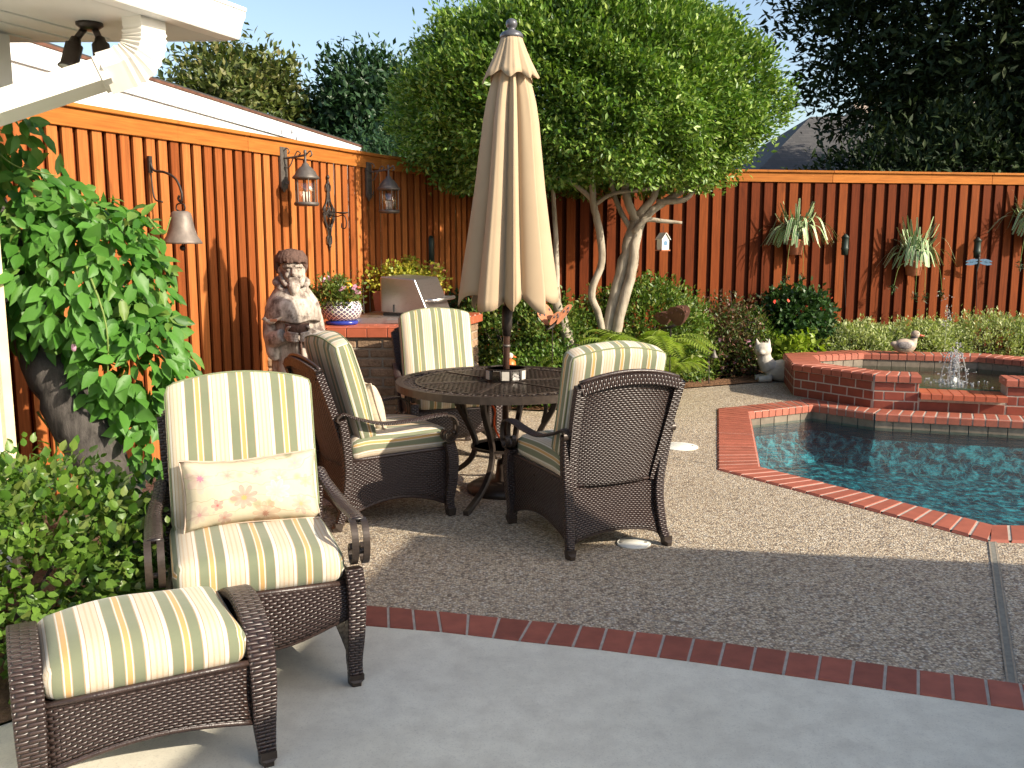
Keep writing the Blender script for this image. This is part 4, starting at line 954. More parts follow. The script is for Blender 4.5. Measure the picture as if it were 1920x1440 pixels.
# long shoots that stick out of the clipped outline
d = rdir(620); d = d[(d[:, 2] > -.4)]; base = d * lumpy(d, 11, .10)[:, None] * np.array(CR) * .98 + np.array(CC)
SP, SD = [], []
for b, q in zip(base, d):
    l = rng.uniform(.08, .27); q2 = unit(q + rng.normal(size=3) * .5 + np.array([0, 0, .4]))
    for j in np.linspace(0, 1, 9): SP.append(b + q2 * l * j); SD.append(q2 + rng.normal(size=3) * .5)
leaves('shoots', tr, np.array(SP), np.array(SD), .046, .019, L_ball, T4, 1, .1)
tk = limb(tr, [(.92, 9.45, -.02), (.95, 9.48, .45), (1.00, 9.5, .85), (1.10, 9.5, 1.25), (1.18, 9.5, 1.6), (1.26, 9.52, 1.85)], [.075, .062, .06, .06, .062, .052], M_bark, 'trunk', 10)
limb(tk, [(.98, 9.43, -.02), (1.03, 9.44, .5), (1.10, 9.44, .9), (1.20, 9.44, 1.3), (1.24, 9.46, 1.62), (1.36, 9.5, 1.86), (1.75, 9.5, 2.12), (2.0, 9.5, 2.25)], [.060, .052, .053, .052, .052, .040, .03, .018], M_bark)
limb(tk, [(.95, 9.46, .5), (.88, 9.44, .85), (.80, 9.43, 1.08), (.90, 9.42, 1.4), (.86, 9.42, 1.75), (.80, 9.43, 2.0), (.78, 9.45, 2.4)], [.038, .036, .038, .036, .038, .036, .026], M_bark)
limb(tk, [(1.24, 9.5, 1.8), (1.14, 9.55, 2.1), (1.16, 9.55, 2.5)], [.045, .04, .03], M_bark)
limb(tk, [(1.26, 9.5, 1.85), (1.42, 9.5, 2.05), (1.5, 9.5, 2.4)], [.04, .035, .025], M_bark)
limb(tk, [(1.22, 9.45, 1.68), (1.32, 9.4, 1.80), (1.50, 9.38, 1.79), (1.68, 9.36, 1.775)], [.035, .026, .022, .014], M_bark)
limb(tk, [(1.45, 9.5, 1.98), (1.70, 9.42, 2.0), (1.80, 9.4, 2.1), (1.9, 9.4, 2.25)], [.03, .028, .02, .014], M_bark)
limb(tk, [(1.2, 9.5, 1.7), (1.05, 9.6, 2.0), (.98, 9.6, 2.3)], [.03, .025, .02], M_bark)
limb(tk, [(.80, 9.43, 2.0), (.62, 9.45, 2.15), (.35, 9.45, 2.25)], [.028, .022, .015], M_bark)
limb(tk, [(.82, 9.43, 1.95), (1.0, 9.4, 2.06), (1.3, 9.4, 2.1), (1.8, 9.4, 2.2)], [.022, .02, .018, .012], M_bark)
limb(tk, [(.66, 9.35, -.02), (.60, 9.33, .45), (.50, 9.3, .82), (.40, 9.28, 1.1), (.34, 9.3, 1.5), (.30, 9.35, 2.2)], [.065, .058, .055, .042, .03, .025], M_bark)
limb(tk, [(.72, 9.4, .3), (.56, 9.3, .62), (.46, 9.3, .95), (.44, 9.35, 1.5), (.4, 9.4, 2.2)], [.04, .036, .032, .026, .02], M_bark)

def crown_tree(name, label, c, rad, nc, per, L, Wd, mat, trunk, tr_r, bm, seed, amp=.12, sig=.2, shell=(.5, 1), group=None):
    t = thing(name, label, 'tree', (0, 0, 0), 0, group); P, O = clump_points(nc, per, c, rad, sig, seed, amp, shell); leaves('crown', t, P, O, L, Wd, mat, T4, .5, .2)
    limb(t, trunk, tr_r, bm, 'trunk')
    cc = Vector(c); b = Vector(trunk[-1])
    for i in range(7):
        q = cc + Vector((rng.normal() * rad[0] * .5, rng.normal() * rad[1] * .4, rng.normal() * rad[2] * .5)); limb(t, [b, (b + q) / 2 + Vector((0, 0, .1)), q], [tr_r[-1] * .8, tr_r[-1] * .5, tr_r[-1] * .2], bm)
    return t
GT = 'trees beyond the fence'
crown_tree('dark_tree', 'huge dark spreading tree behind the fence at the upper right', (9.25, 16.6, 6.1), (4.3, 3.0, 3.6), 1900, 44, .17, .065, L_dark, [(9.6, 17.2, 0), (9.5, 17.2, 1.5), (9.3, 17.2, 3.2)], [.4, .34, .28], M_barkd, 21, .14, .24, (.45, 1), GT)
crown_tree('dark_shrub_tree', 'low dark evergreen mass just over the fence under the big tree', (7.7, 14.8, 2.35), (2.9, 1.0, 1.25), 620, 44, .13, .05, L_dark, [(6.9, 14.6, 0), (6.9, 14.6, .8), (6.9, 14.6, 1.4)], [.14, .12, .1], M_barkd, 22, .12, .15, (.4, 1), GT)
crown_tree('olive_tree', 'sunlit olive green tree above the white roof at the left', (-4.5, 16.0, 3.42), (1.08, 1.0, 1.25), 460, 44, .135, .065, L_olive, [(-4.3, 16, 0), (-4.3, 16, 1.2), (-4.35, 16, 2.6)], [.16, .14, .1], M_barkd, 23, .16, .15, (.25, 1), GT)
crown_tree('olive_tree', 'small thin leaved tree at the far left just above the roofline', (-6.15, 16.5, 2.75), (.9, .8, .8), 170, 38, .11, .05, L_olive, [(-6.1, 16.5, 0), (-6.1, 16.5, 1.2), (-6.2, 16.5, 2.5)], [.12, .1, .08], M_barkd, 24, .2, .15, (.4, 1), GT)
crown_tree('dark_leaved_tree', 'dark green leafy tree between the olive tree and the clipped tree', (-2.35, 16.2, 3.25), (.98, 1.0, 1.4), 460, 46, .135, .062, L_deep, [(-2.3, 16.2, 0), (-2.3, 16.2, 1.2), (-2.3, 16.2, 2.6)], [.16, .14, .1], M_barkd, 25, .14, .15, (.4, 1), GT)
crown_tree('dark_leaved_tree', 'dark green foliage low behind the corner of the fences', (-1.5, 13.6, 2.2), (1.0, .7, .9), 260, 44, .10, .038, L_deep, [(-1.4, 13.4, 0), (-1.4, 13.4, .8), (-1.4, 13.4, 1.8)], [.1, .08, .07], M_barkd, 26, .14, .13, (.4, 1), GT)

# vine mass on the left with large single leaves
def vine_leaf_points(n, c, rad, seed, zmin=-1):
    d = rdir(n); r = lumpy(d, seed, .12) * (.55 + .47 * rng.random(n) ** .5); return d * r[:, None] * np.array(rad) + np.array(c), unit(d / np.array(rad))
vn = thing('passion_vine', 'bright green large leaved vine climbing the leaning trunk at the left', 'vine')
A, AO = vine_leaf_points(1050, (-2.17, 4.72, 1.42), (.44, .42, .42), 31); B, BO = vine_leaf_points(560, (-1.93, 4.66, .98), (.27, .30, .34), 32); D_, DO = vine_leaf_points(330, (-2.42, 4.75, 1.72), (.30, .26, .28), 33); E_, EO = vine_leaf_points(110, (-2.62, 4.75, 2.12), (.30, .18, .16), 35); F_, FO = vine_leaf_points(90, (-1.86, 4.62, .62), (.17, .18, .2), 36)
VP = np.vstack([A, B, D_, E_, F_]); VO = np.vstack([AO, BO, DO, EO, FO]); n = len(VP)
me_l = [leaf_mesh('leaf', [(0, 0, 0)], [(1, 0, 0)], [(0, 0, 1)], 1, w_, T8, L_vine) for w_ in (.50, .42, .58)]
front = -VP[:, 1] * 1.0 + VP[:, 0] * .35 + rng.random(n) * .15; order = np.argsort(-front)
ve = np.array([.62, -.72, .25])
def leaf_rot(D, N):
    D = Vector(D).normalized(); Y = Vector(N).cross(D).normalized(); Z = D.cross(Y); return Matrix((D, Y, Z)).transposed().to_euler()
for i in order[:290]:
    D = VO[i] * .45 + np.array([0, 0, -.75]) + rng.normal(size=3) * .5; N = VO[i] * .6 + ve * .9 + rng.normal(size=3) * .35; s = rng.uniform(.085, .14)
    mk('leaf', me_l[i % 3], vn, VP[i], 0, leaf_rot(D, N), (s, s, s))
rest = order[290:]; m = len(rest)
o = mk('inner_leaves', leaf_mesh('inner_leaves', VP[rest], VO[rest] * .45 + np.array([0, 0, -.7]) + rng.normal(size=(m, 3)) * .5, VO[rest] * .6 + ve * .8 + rng.normal(size=(m, 3)) * .4, rng.uniform(.08, .13, m), rng.uniform(.04, .065, m), T8, L_vine), vn); o['kind'] = 'stuff'
for pts in ([(-2.35, 4.55, .75), (-2.22, 4.45, .62), (-2.24, 4.4, .45), (-2.32, 4.38, .33)], [(-2.22, 4.45, .62), (-2.12, 4.42, .5), (-2.08, 4.4, .44)], [(-2.6, 4.7, 2.1), (-2.4, 4.6, 1.95), (-2.2, 4.6, 1.9)], [(-1.75, 4.55, 1.7), (-1.66, 4.5, 1.62), (-1.62, 4.5, 1.7)], [(-2.75, 4.6, 2.12), (-2.45, 4.55, 2.06)], [(-2.0, 4.4, 1.5), (-1.9, 4.36, 1.2), (-1.92, 4.38, .9)]):
    MB().tube(spl(pts, 5), [.006, .004, .003], 6).obj('stem', M_twig, vn, True)
for x, y, z in ((-2.03, 4.30, 1.10), (-2.42, 4.38, 1.16)): 
    q = thing('vine_flower', 'small purple bud among the vine leaves' if x > -2.2 else 'tiny purple bud beside the white wall', 'flower', (x, y, z)); MB().ball((0, 0, 0), (.012, .012, .02), 8).obj('bud', L_pet, q, True); MB().ball((0, 0, .02), (.008, .008, .01), 8).obj('calyx', M_twig, q, True)
lt = thing('leaning_trunk', 'thick grey leaning tree trunk behind the low shrub at the left', 'trunk')
limb(lt, [(-1.76, 4.42, -.03), (-1.86, 4.44, .14), (-1.98, 4.46, .42), (-2.12, 4.50, .70), (-2.30, 4.60, 1.0), (-2.55, 4.75, 1.5), (-2.7, 4.8, 2.0)], [.13, .12, .125, .13, .12, .10, .06], M_barkt, 'trunk', 14)
limb(lt, [(-2.3, 4.75, .85), (-2.15, 4.75, 1.15), (-1.95, 4.7, 1.4)], [.05, .035, .02], M_barkt)

# low glossy shrub in the left foreground
def bush(name, label, cat, c, rad, nc, per, L, Wd, mat, seed, sig=.05, amp=.1, T=T4, singles=0, shell=(.6, 1), zmin=-.5, stems=6, up=.3, group=None):
    t = thing(name, label, cat, (0, 0, 0), 0, group); P, O = clump_points(nc, per, c, rad, sig, seed, amp, shell, zmin); P[:, 2] = np.maximum(P[:, 2], .03)
    if singles:
        fr = P @ np.array([.35, -1, .35]) + rng.random(len(P)) * .1; od = np.argsort(-fr); m1 = leaf_mesh('leaf', [(0, 0, 0)], [(1, 0, 0)], [(0, 0, 1)], 1, Wd / L, T, mat)
        for i in od[:singles]:
            s = L * rng.uniform(.75, 1.25); mk('leaf', m1, t, P[i], 0, leaf_rot(O[i] * .6 + rng.normal(size=3) * .5 + np.array([0, 0, up]), rng.normal(size=3) * .5 + np.array([0, -.3, 1])), (s, s, s))
        P, O = P[od[singles:]], O[od[singles:]]
    leaves('foliage', t, P, O, L, Wd, mat, T, .6, up, stuff=bool(singles))
    for i in range(stems):
        a = rng.random() * 6.28; e = np.array(c) + np.array([math.cos(a) * rad[0] * .6, math.sin(a) * rad[1] * .6, rad[2] * .5])
        limb(t, [(c[0] + math.cos(a) * .05, c[1] + math.sin(a) * .05, 0), ((c[0] + e[0]) / 2, (c[1] + e[1]) / 2, e[2] * .5), tuple(e)], [.012, .009, .005], M_barkd, 'stem', 5, 3)
    return t
bush('low_shrub', 'low glossy green shrub in the left foreground behind the ottoman', 'shrub', (-1.98, 3.42, .33), (.62, .50, .37), 760, 11, .042, .030, L_shrub, 41, .05, .1, T8, 290, (.7, 1.0), -.8)
bush('low_shrub', 'shaded dark green shrub between the low shrub and the wicker chair', 'shrub', (-1.52, 3.86, .24), (.26, .34, .30), 150, 11, .044, .028, L_dkfl, 42, .05, .1, T8, 120, (.5, 1.0), -.8)

# bed planting
GB = 'bed shrubs'
bush('bed_shrub', 'dense rounded green shrub behind the pale trunks', 'shrub', (1.42, 10.15, .62), (.72, .42, .52), 620, 20, .048, .024, L_bed, 51, .05, .12, T4, 0, (.6, 1), -.8, 8, .3, GB)
bush('bed_shrub', 'leafy green shrub behind the umbrella pole at the left of the bed', 'shrub', (.10, 9.55, .55), (.75, .42, .50), 560, 20, .046, .024, L_bed, 52, .05, .12, T4, 0, (.6, 1), -.8, 8, .3, GB)
bush('bed_shrub', 'low yellow green ground cover between the pole and the tree trunks', 'shrub', (.42, 9.05, .26), (.62, .30, .28), 420, 18, .044, .022, L_shrub, 53, .05, .12, T4, 0, (.6, 1), -.8, 6, .3, GB)
bush('bed_shrub', 'dark leafy shrub in the corner behind the grill and umbrella', 'shrub', (-.25, 10.1, .62), (.5, .35, .5), 260, 20, .05, .026, L_dkfl, 54, .05, .12, T4, 0, (.6, 1), -.8, 6, .3, GB)
rs = bush('rose_shrub', 'loose reddish green flowering shrub in front of the fence at the bed edge', 'shrub', (2.42, 11.0, .42), (.52, .26, .42), 430, 16, .045, .022, L_rose, 55, .07, .22, T4, 0, (.5, 1), -.8, 8)
for x, y, h in ((2.55, 11.02, 1.02), (2.30, 11.02, .95), (2.75, 11.02, .85), (2.08, 10.95, .8)):
    k_ = [(x, y, .3), (x + .04, y, h * .7), (x + .02, y, h)]; limb(rs, k_, [.008, .006, .004], M_barkd, 'stem', 5, 3)
    zt = rng.uniform(.4, h, 150); leaves('sprig', rs, np.stack([x + rng.normal(0, .05, 150), y + rng.normal(0, .05, 150), zt], 1), rdir(150), .04, .02, L_rose, stuff=True)
pp = np.stack([rng.uniform(2.05, 2.8, 16), rng.uniform(10.7, 10.85, 16), rng.uniform(.1, .55, 16)], 1); leaves('blossoms', rs, pp, rdir(16), .05, .045, L_pet, T8)
bush('bed_shrub', 'low mixed green shrub beside the garden bell light', 'shrub', (2.0, 10.85, .26), (.42, .24, .30), 240, 16, .045, .022, L_bed, 56, .05, .15, T4, 0, (.5, 1), -.8, 6, .3, GB)
fp = bush('flowering_plant', 'dark green bushy plant with red flowers against the fence', 'plant', (3.42, 11.3, .66), (.44, .26, .28), 300, 16, .065, .04, L_dkfl, 57, .05, .14, T4, 0, (.5, 1), -.8, 6)
pp = np.stack([rng.uniform(3.05, 3.8, 12), rng.uniform(11.0, 11.15, 12), rng.uniform(.7, .98, 12)], 1); leaves('blossoms', fp, pp, rdir(12), .05, .045, L_red, T8)
# potted lime plant
lp = thing('lime_potted_plant', 'lime green trailing plant in a weathered pot left of the spa', 'potted plant', (3.28, 10.95, 0))
MB().lathe([(.10, 0), (.15, .04), (.18, .22), (.19, .24), (.18, .26), (.165, .25), (.15, .2)], 20).obj('pot', M_potdark, lp, True)
P, O = clump_points(55, 9, (.02, -.08, .34), (.28, .2, .10), .05, 58, .2, (.4, 1), -.6); leaves('foliage', lp, P, O, .075, .06, L_lime, T8, .6, .1)
bush('leafy_plant', 'pale green bushy plant left of the lime plant', 'plant', (2.92, 11.15, .36), (.28, .2, .28), 130, 16, .05, .03, L_bed, 59, .05, .15, T4, 0, (.5, 1), -.8, 5)
# variegated hedge behind the spa, three merged mounds
for i, (x, y, rx, h, lab) in enumerate(((4.22, 11.45, .55, .52, 'pale variegated hedge bush behind the left end of the spa'), (5.05, 11.55, .58, .56, 'pale variegated hedge bush behind the pottery duck'), (5.95, 11.65, .75, .60, 'large pale variegated hedge bush at the right behind the spa'), (6.85, 11.6, .55, .55, 'pale variegated hedge bush at the right edge of the photo'))):
    bush('variegated_bush', lab, 'hedge', (x, y - .1, h * .5), (rx, .36, h * .58), 560, 18, .040, .02, L_hedge, 61 + i, .045, .10, T4, 0, (.65, 1), -.8, 6, .5, 'variegated hedge bushes')
def fern(label, x, y, n, l, seed, h0=.05):
    t = thing('fern', label, 'fern', (x, y, h0), 0, 'ferns in the bed'); r = np.random.default_rng(seed)
    for i in range(n):
        a = 2 * math.pi * i / n + r.normal() * .25; el = r.uniform(.75, 1.3); L = l * r.uniform(.8, 1.15); P, D, N, W_ = [], [], [], []
        pts = spl([(0, 0, 0), (math.cos(a) * L * .25 * math.cos(el) * 1.6, math.sin(a) * L * .25 * math.cos(el) * 1.6, L * .42 * math.sin(el)), (math.cos(a) * L * .62, math.sin(a) * L * .62, L * .60 * math.sin(el)), (math.cos(a) * L * .95, math.sin(a) * L * .95, L * .42 * math.sin(el))], 10)
        fr = MB().tube(pts, [.005, .003, .0015], 5).obj('frond', M_twig, t)
        for j in range(3, len(pts)):
            f = j / len(pts); tg = (pts[j] - pts[j - 1]).normalized(); sd = tg.cross(Vector((0, 0, 1))).normalized(); wl = .16 * L * (math.sin(math.pi * min(1, f * 1.02)) ** .7) + .015
            for s in (-1, 1):
                P.append(pts[j]); D.append(sd * s + tg * .45 + Vector((0, 0, -.15))); N.append((0, 0, 1)); W_.append(wl)
        W_ = np.array(W_) * 1.2; mk('pinnae', leaf_mesh('pinnae', P, D, N, W_, W_ * .20 + .008, T4, L_fern), fr)
for a in (('tall yellow green fern at the foot of the pale trunks', 1.30, 9.05, 17, .72, 1, .30), ('fern left of the pale trunks', .70, 8.95, 13, .50, 2, .2), ('low fern spilling over the deck edge right of the trunks', 1.62, 9.75, 13, .55, 3, .1), ('small fern behind the top of the nearest chair', 1.15, 8.95, 11, .46, 4), ('fern behind the round table', .30, 8.78, 9, .40, 5)): fern(*a)
P = np.stack([rng.uniform(-.3, 3.1, 3200), rng.uniform(8.75, 11.3, 3200), np.full(3200, .022)], 1)
_ex = np.array([p[0] for p in BED][::-1]); _ey = np.array([p[1] for p in BED][::-1]); P = P[P[:, 1] > np.interp(P[:, 0], _ex, _ey) - .04 + .03 * np.sin(P[:, 0] * 40)][:1500]
ch_ = mk('mulch_chips', leaf_mesh('mulch_chips', P, np.stack([rng.normal(size=len(P)), rng.normal(size=len(P)), rng.normal(0, .15, len(P))], 1), np.tile([[0, 0, 1.]], (len(P), 1)), rng.uniform(.03, .08, len(P)), .02, T4, M_chip)); tag(ch_, 'brown wood chip mulch over the bed', 'mulch', kind='stuff')

# hanging spider plants in wall pots
def spider(label, x, y, z, seed, runners):
    t = thing('wall_planter', label, 'hanging plant', (x, y, z), 0, 'spider plants on the fence'); r = np.random.default_rng(seed)
    MB().lathe([(.065, -.17), (.085, -.16), (.115, 0), (.12, .012), (.11, .02), (.10, .0)], 20, sy=.85).obj('pot', M_pot, t, True)
    for i in range(125):
        a = r.random() * 6.28; L = r.uniform(.26, .54); ou = r.uniform(.25, 1); hh = r.uniform(.5, 1.1) * (1.35 - ou * .6); fy = .75
        p = spl([(math.cos(a) * .03, math.sin(a) * .03, .0), (math.cos(a) * L * ou * .35, math.sin(a) * L * ou * .35 * fy - .02, L * .55 * hh), (math.cos(a) * L * ou * .8, math.sin(a) * L * ou * .8 * fy - .04, L * .62 * hh), (math.cos(a) * L * ou * 1.18, math.sin(a) * L * ou * fy - .05, L * (.30 if ou > .6 else .95) * hh - .12 * (ou > .6))], 4)
        sd = Vector((-math.sin(a), math.cos(a), 0)) * .014; m = len(p)
        mb = MB(); w_ = [math.sin(math.pi * (.18 + .82 * (1 - j / (m - 1)) * .95)) for j in range(m)]
        for j in range(m - 1): mb.add([p[j] - sd * w_[j], p[j] + sd * w_[j], p[j + 1] + sd * w_[j + 1], p[j + 1] - sd * w_[j + 1]], [(0, 1, 2, 3)], [[(0, 0), (1, 0), (1, 1), (0, 1)]])
        mb.obj('blade', L_spider, t)
    for dx, dz in runners:
        rn = MB().tube(spl([(dx * .3, -.1, 0), (dx * .8, -.16, -.05), (dx, -.17, dz)], 5), .003, 5).obj('runner', M_twig, t)
        n = 26; P = np.tile([[dx, -.17, dz]], (n, 1)) + rng.normal(0, .012, (n, 3)); P[:, 2] -= rng.random(n) * .08; mk('plantlet', leaf_mesh('plantlet', P, rdir(n) + np.array([0, 0, -.3]), rdir(n), .055, .012, T4, L_deep), rn)
spider('variegated spider plant in a clay wall pot nearest the clipped tree', 3.45, 11.50, 1.60, 71, [(-.14, -.40), (.06, -.40)])
spider('variegated spider plant in a clay wall pot between the two hanging lamps', 5.02, 11.76, 1.34, 72, [(-.30, -.28), (-.03, -.38), (.09, -.38), (.30, -.34)])
spider('spider plant cut off by the right edge of the photo', 6.62, 12.02, 1.74, 73, [(-.22, -.40)])
# ------------------------------------------------------------------ brick counter with built-in grill
bq = thing('grill_counter', 'brick island with a terracotta tile top along the fence', 'counter')
BP = [(-2.0, 7.56), (-.74, 7.56), (-.34, 9.15), (-1.42, 9.15)]
MB().prism(BP, 0, .815).obj('core', M_mortard, bq)
wall_bricks(bq, BP[0], BP[1], .02, 10, .0785, .21, .06, .014, M_bbqbrick, Vector((0, -1)), .012, .008, .005)
eb = (Vector(BP[2]) - Vector(BP[1])).normalized(); wall_bricks(bq, BP[1], BP[2], .02, 10, .0785, .21, .06, .014, M_bbqbrick, Vector((eb.y, -eb.x)), .012, .008, .005)
MB().prism([(-2.05, 7.535), (-.71, 7.535), (-.31, 9.17), (-1.40, 9.17)], .818, .893).obj('tile_bed', M_mortar, bq)
for i in range(8): mk('edge_tile', chamfer_box((.161, .014, .072), .004, M_tile), bq, (-2.0 + .08 + .1655 * i, 7.527, .856))
for i in range(10):
    c = Vector((-.70, 7.54)) + eb * (.085 + .165 * i) + Vector((eb.y, -eb.x)) * .004; mk('edge_tile', chamfer_box((.16, .014, .072), .004, M_tile), bq, (c.x, c.y, .856), math.atan2(eb.y, eb.x))
for j in range(10):
    for i in range(9):
        x = -2.0 + .083 + .1655 * i + .04 * j; y = 7.60 + .166 * j
        if x > -.77 + (y - 7.56) * .25: continue
        if x < -2.02 + (y - 7.4) * .42: continue
        mk('counter_tile', chamfer_box((.16, .16, .012), .003, M_tile), bq, (x, y, .897))
gr = thing('grill', 'stainless steel grill with angled hood and tube handle on the brick island', 'grill')
MB().prism([(-1.42, 7.86), (-.66, 7.86), (-.50, 8.62), (-1.26, 8.62)], .904, .955).obj('side_shelf', M_steel, gr); MB().box((-1.0, 7.85, .925), (.11, .02, .03)).obj('shelf_latch', M_steel, gr)
lv = Vector((.15, .60, 0)); pf = [(x, 8.1 - .34 * (x + 1.14), z) for x, z in ((-1.14, .985), (-.70, .965), (-.72, 1.0), (-.83, 1.272), (-1.14, 1.292))]
n = len(pf); vs = [Vector(p) for p in pf] + [Vector(p) + lv for p in pf]
hd = MB().add(vs, [tuple(range(n)), tuple(range(n, 2 * n))[::-1]] + [(i, n + i, n + (i + 1) % n, (i + 1) % n) for i in range(n)]).obj('hood', M_steel, gr); bevel(hd, .012, 3)
MB().box((-1.02, 8.052, 1.02), (.012, .01, .065), 0).obj('hood_slot', M_steeld, hd)
MB().prism([(-1.12, 8.11), (-.70, 7.97), (-.56, 8.56), (-.98, 8.70)], .945, .982).obj('firebox', M_steeld, gr)
a, b = Vector((-.655, 8.02, 1.09)), Vector((-.53, 8.52, 1.09)); hn = MB().tube([a, b], .017, 12).obj('handle', M_steel, gr, True)
for q in (a, b): MB().tube([q, q + Vector((-.10, .02, .0))], .013, 8).obj('handle_bracket', M_steel, hn, True)
cp_ = MB().prism([(-.69, 7.93), (-.56, 7.90), (-.40, 8.52), (-.53, 8.56)], .905, .96).obj('control_panel', M_steel, gr)
for i in range(3): MB().lathe([(.022, 0), (.02, .025), (0, .026)], 12, M=Ry(75).to_3x3(), c=(-.545 + .045 * i, 8.02 + .18 * i, .935)).obj('knob', M_steeld, cp_, True)
pl = thing('herb_planter', 'golden green plant in a low planter behind the grill hood', 'potted plant', (-1.0, 8.92, .905))
MB().box((.02, 0, .11), (.62, .18, .22), 0, None, 1.08).obj('planter_box', M_pot, pl)
P, O = clump_points(170, 12, (.0, -.02, .30), (.36, .14, .13), .035, 81, .25, (.4, 1), -.5); leaves('foliage', pl, P, O, .034, .028, L_gold, T4)
P, O = clump_points(20, 12, (.02, 0, .46), (.05, .05, .07), .02, 82, .2); leaves('foliage', pl, P, O, .032, .026, L_gold, T4)
def duck(name, label, loc, rz, sc, mats, neck=True):
    t = thing(name, label, 'duck figure', loc, rz); t.scale = (sc, sc, sc); b, h, bl = mats[:3]
    mb = MB(); mb.ball((0, 0, .42), (.62, .42, .42), 20); mb.ball((-.55, 0, .52), (.25, .2, .16), 12); mb.tube([(.38, 0, .5), (.48, 0, .8), (.5, 0, 1.0)], [.27, .19, .17], 12); o = mb.obj('body', b, t); remesh(o, .035, 5)
    for s in (-1, 1): remesh(MB().ball((-.08, s * .36, .48), (.42, .12, .22), 14).obj('wing', mats[3] if len(mats) > 3 else b, t), .03, 3)
    hh = MB().ball((.54, 0, 1.08), (.25, .21, .22), 16).obj('head', h, t, True)
    MB().tube([(.70, 0, 1.05), (.85, 0, 1.02), (1.02, 0, 1.0)], [.11, .09, .05], 10, flat=(1.2, .6), ref=(0, 1, 0)).obj('bill', bl, hh, True)
    for s in (-1, 1): MB().ball((.64, s * .155, 1.16), .042, 8).obj('eye', M_ddark, hh, True)
    return t
duck('duck_planter', 'terracotta duck figure peeking above the planter behind the grill', (-.86, 9.0, 1.06), R(-30), .26, (M_dterra, M_dterra, M_dterra))
duck('pottery_duck', 'round painted pottery duck sitting on the back coping of the spa', (4.44, 10.50, .342), R(-8), .20, (M_dpale, M_dpale, M_dred, M_dgrey)); MB().lathe([(.19, .88), (.205, .92), (.19, .97)], 16, (.49, 0, 0)).obj('neck_ring', M_ddark, bpy.data.objects['pottery_duck'], True)
# talavera pot with flowers and a yellow duck head
tp = thing('talavera_pot', 'blue and white patterned ceramic pot of pink flowers on the counter', 'flower pot', (-1.42, 7.78, .905))
MB().lathe([(.125, 0), (.135, .01), (.135, .03), (.12, .034)], 32, sy=.8).obj('saucer', M_cobalt, tp, True)
MB().lathe([(.10, .03), (.15, .06), (.175, .12), (.165, .17), (.15, .185), (.155, .195), (.14, .19), (.13, .15)], 40, sy=.8).obj('bowl', M_tala, tp, True)
P, O = clump_points(150, 12, (-.05, -.02, .235), (.17, .13, .11), .03, 83, .25, (.3, 1), -.5); leaves('foliage', tp, P, O, .034, .02, L_base, T4)
for x, y, z in ((-.10, -.08, .37), (.03, -.14, .30), (.13, -.10, .31), (-.15, -.05, .30), (.15, -.1, .27)):
    P = np.tile([[x, y, z]], (7, 1)) + rng.normal(0, .006, (7, 3)); leaves('blossom', tp, P, unit(rng.normal(size=(7, 3)) + np.array([0, -.6, .3])), .036, .034, L_pet, T8, 1, 0)
yd = thing('yellow_duck', 'yellow ceramic duck head with a red bill among the pot flowers', 'duck figure', (-1.36, 7.74, 1.03), R(-12)); mb = MB(); mb.tube([(0, 0, 0), (.005, 0, .08), (.0, 0, .16)], [.035, .03, .034], 14); mb.ball((.005, 0, .185), (.046, .04, .042), 16); remesh(mb.obj('neck', M_dyel, yd), .006, 3); MB().tube([(.04, 0, .185), (.075, 0, .183), (.115, 0, .185)], [.022, .02, .012], 10, flat=(1.3, .6), ref=(0, 1, 0)).obj('bill', M_dred, yd, True)
for s in (-1, 1): MB().ball((.03, s * .032, .205), .008, 8).obj('eye', M_ddark, yd, True)

# ------------------------------------------------------------------ monk statue
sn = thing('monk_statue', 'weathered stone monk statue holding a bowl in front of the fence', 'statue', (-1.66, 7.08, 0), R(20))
mb = MB()
pr = [(0, .20), (.05, .20), (.3, .175), (.6, .165), (.8, .165), (.95, .165), (1.08, .165), (1.16, .15), (1.20, .11), (1.24, .08), (1.30, .07)]
ringn = 44; vs = []; fs = []
for z, r in pr:
    for k in range(ringn):
        a = 2 * math.pi * k / ringn; fold = 1 + .07 * math.sin(a * 8 + 1) * max(0, min(1, (.95 - z) / .4)); sy = .80
        vs.append((r * fold * math.cos(a), r * sy * fold * math.sin(a) + (.015 if z > 1 else 0), z))
for j in range(len(pr) - 1):
    for k in range(ringn): fs.append((j * ringn + k, j * ringn + (k + 1) % ringn, (j + 1) * ringn + (k + 1) % ringn, (j + 1) * ringn + k))
fs += [tuple(range(ringn))[::-1], tuple((len(pr) - 1) * ringn + k for k in range(ringn))]; mb.add(vs, fs)
for s in (-1, 1):     # sleeves: upper arm down the side, forearm forward to the bowl
    mb.tube(spl([(s * .12, .02, 1.13), (s * .165, .0, 1.02), (s * .172, -.04, .89), (s * .15, -.12, .87), (s * .10, -.19, .905)], 5), [.055, .055, .062, .062, .052], 12)
    mb.tube(spl([(s * .165, -.05, .87), (s * .165, -.08, .76), (s * .145, -.10, .71)], 4), [.062, .05, .02], 10)   # hanging cuff
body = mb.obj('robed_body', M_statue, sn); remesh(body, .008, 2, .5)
mb = MB()
mb.ball((0, .0, 1.385), (.088, .10, .115), 20); mb.ball((0, -.030, 1.345), (.074, .078, .095), 18); mb.tube([(0, .02, 1.16), (0, .0, 1.32)], [.075, .065], 14)
mb.tube([(0, -.100, 1.398), (0, -.122, 1.352), (0, -.112, 1.338)], [.011, .019, .017], 8)        # nose
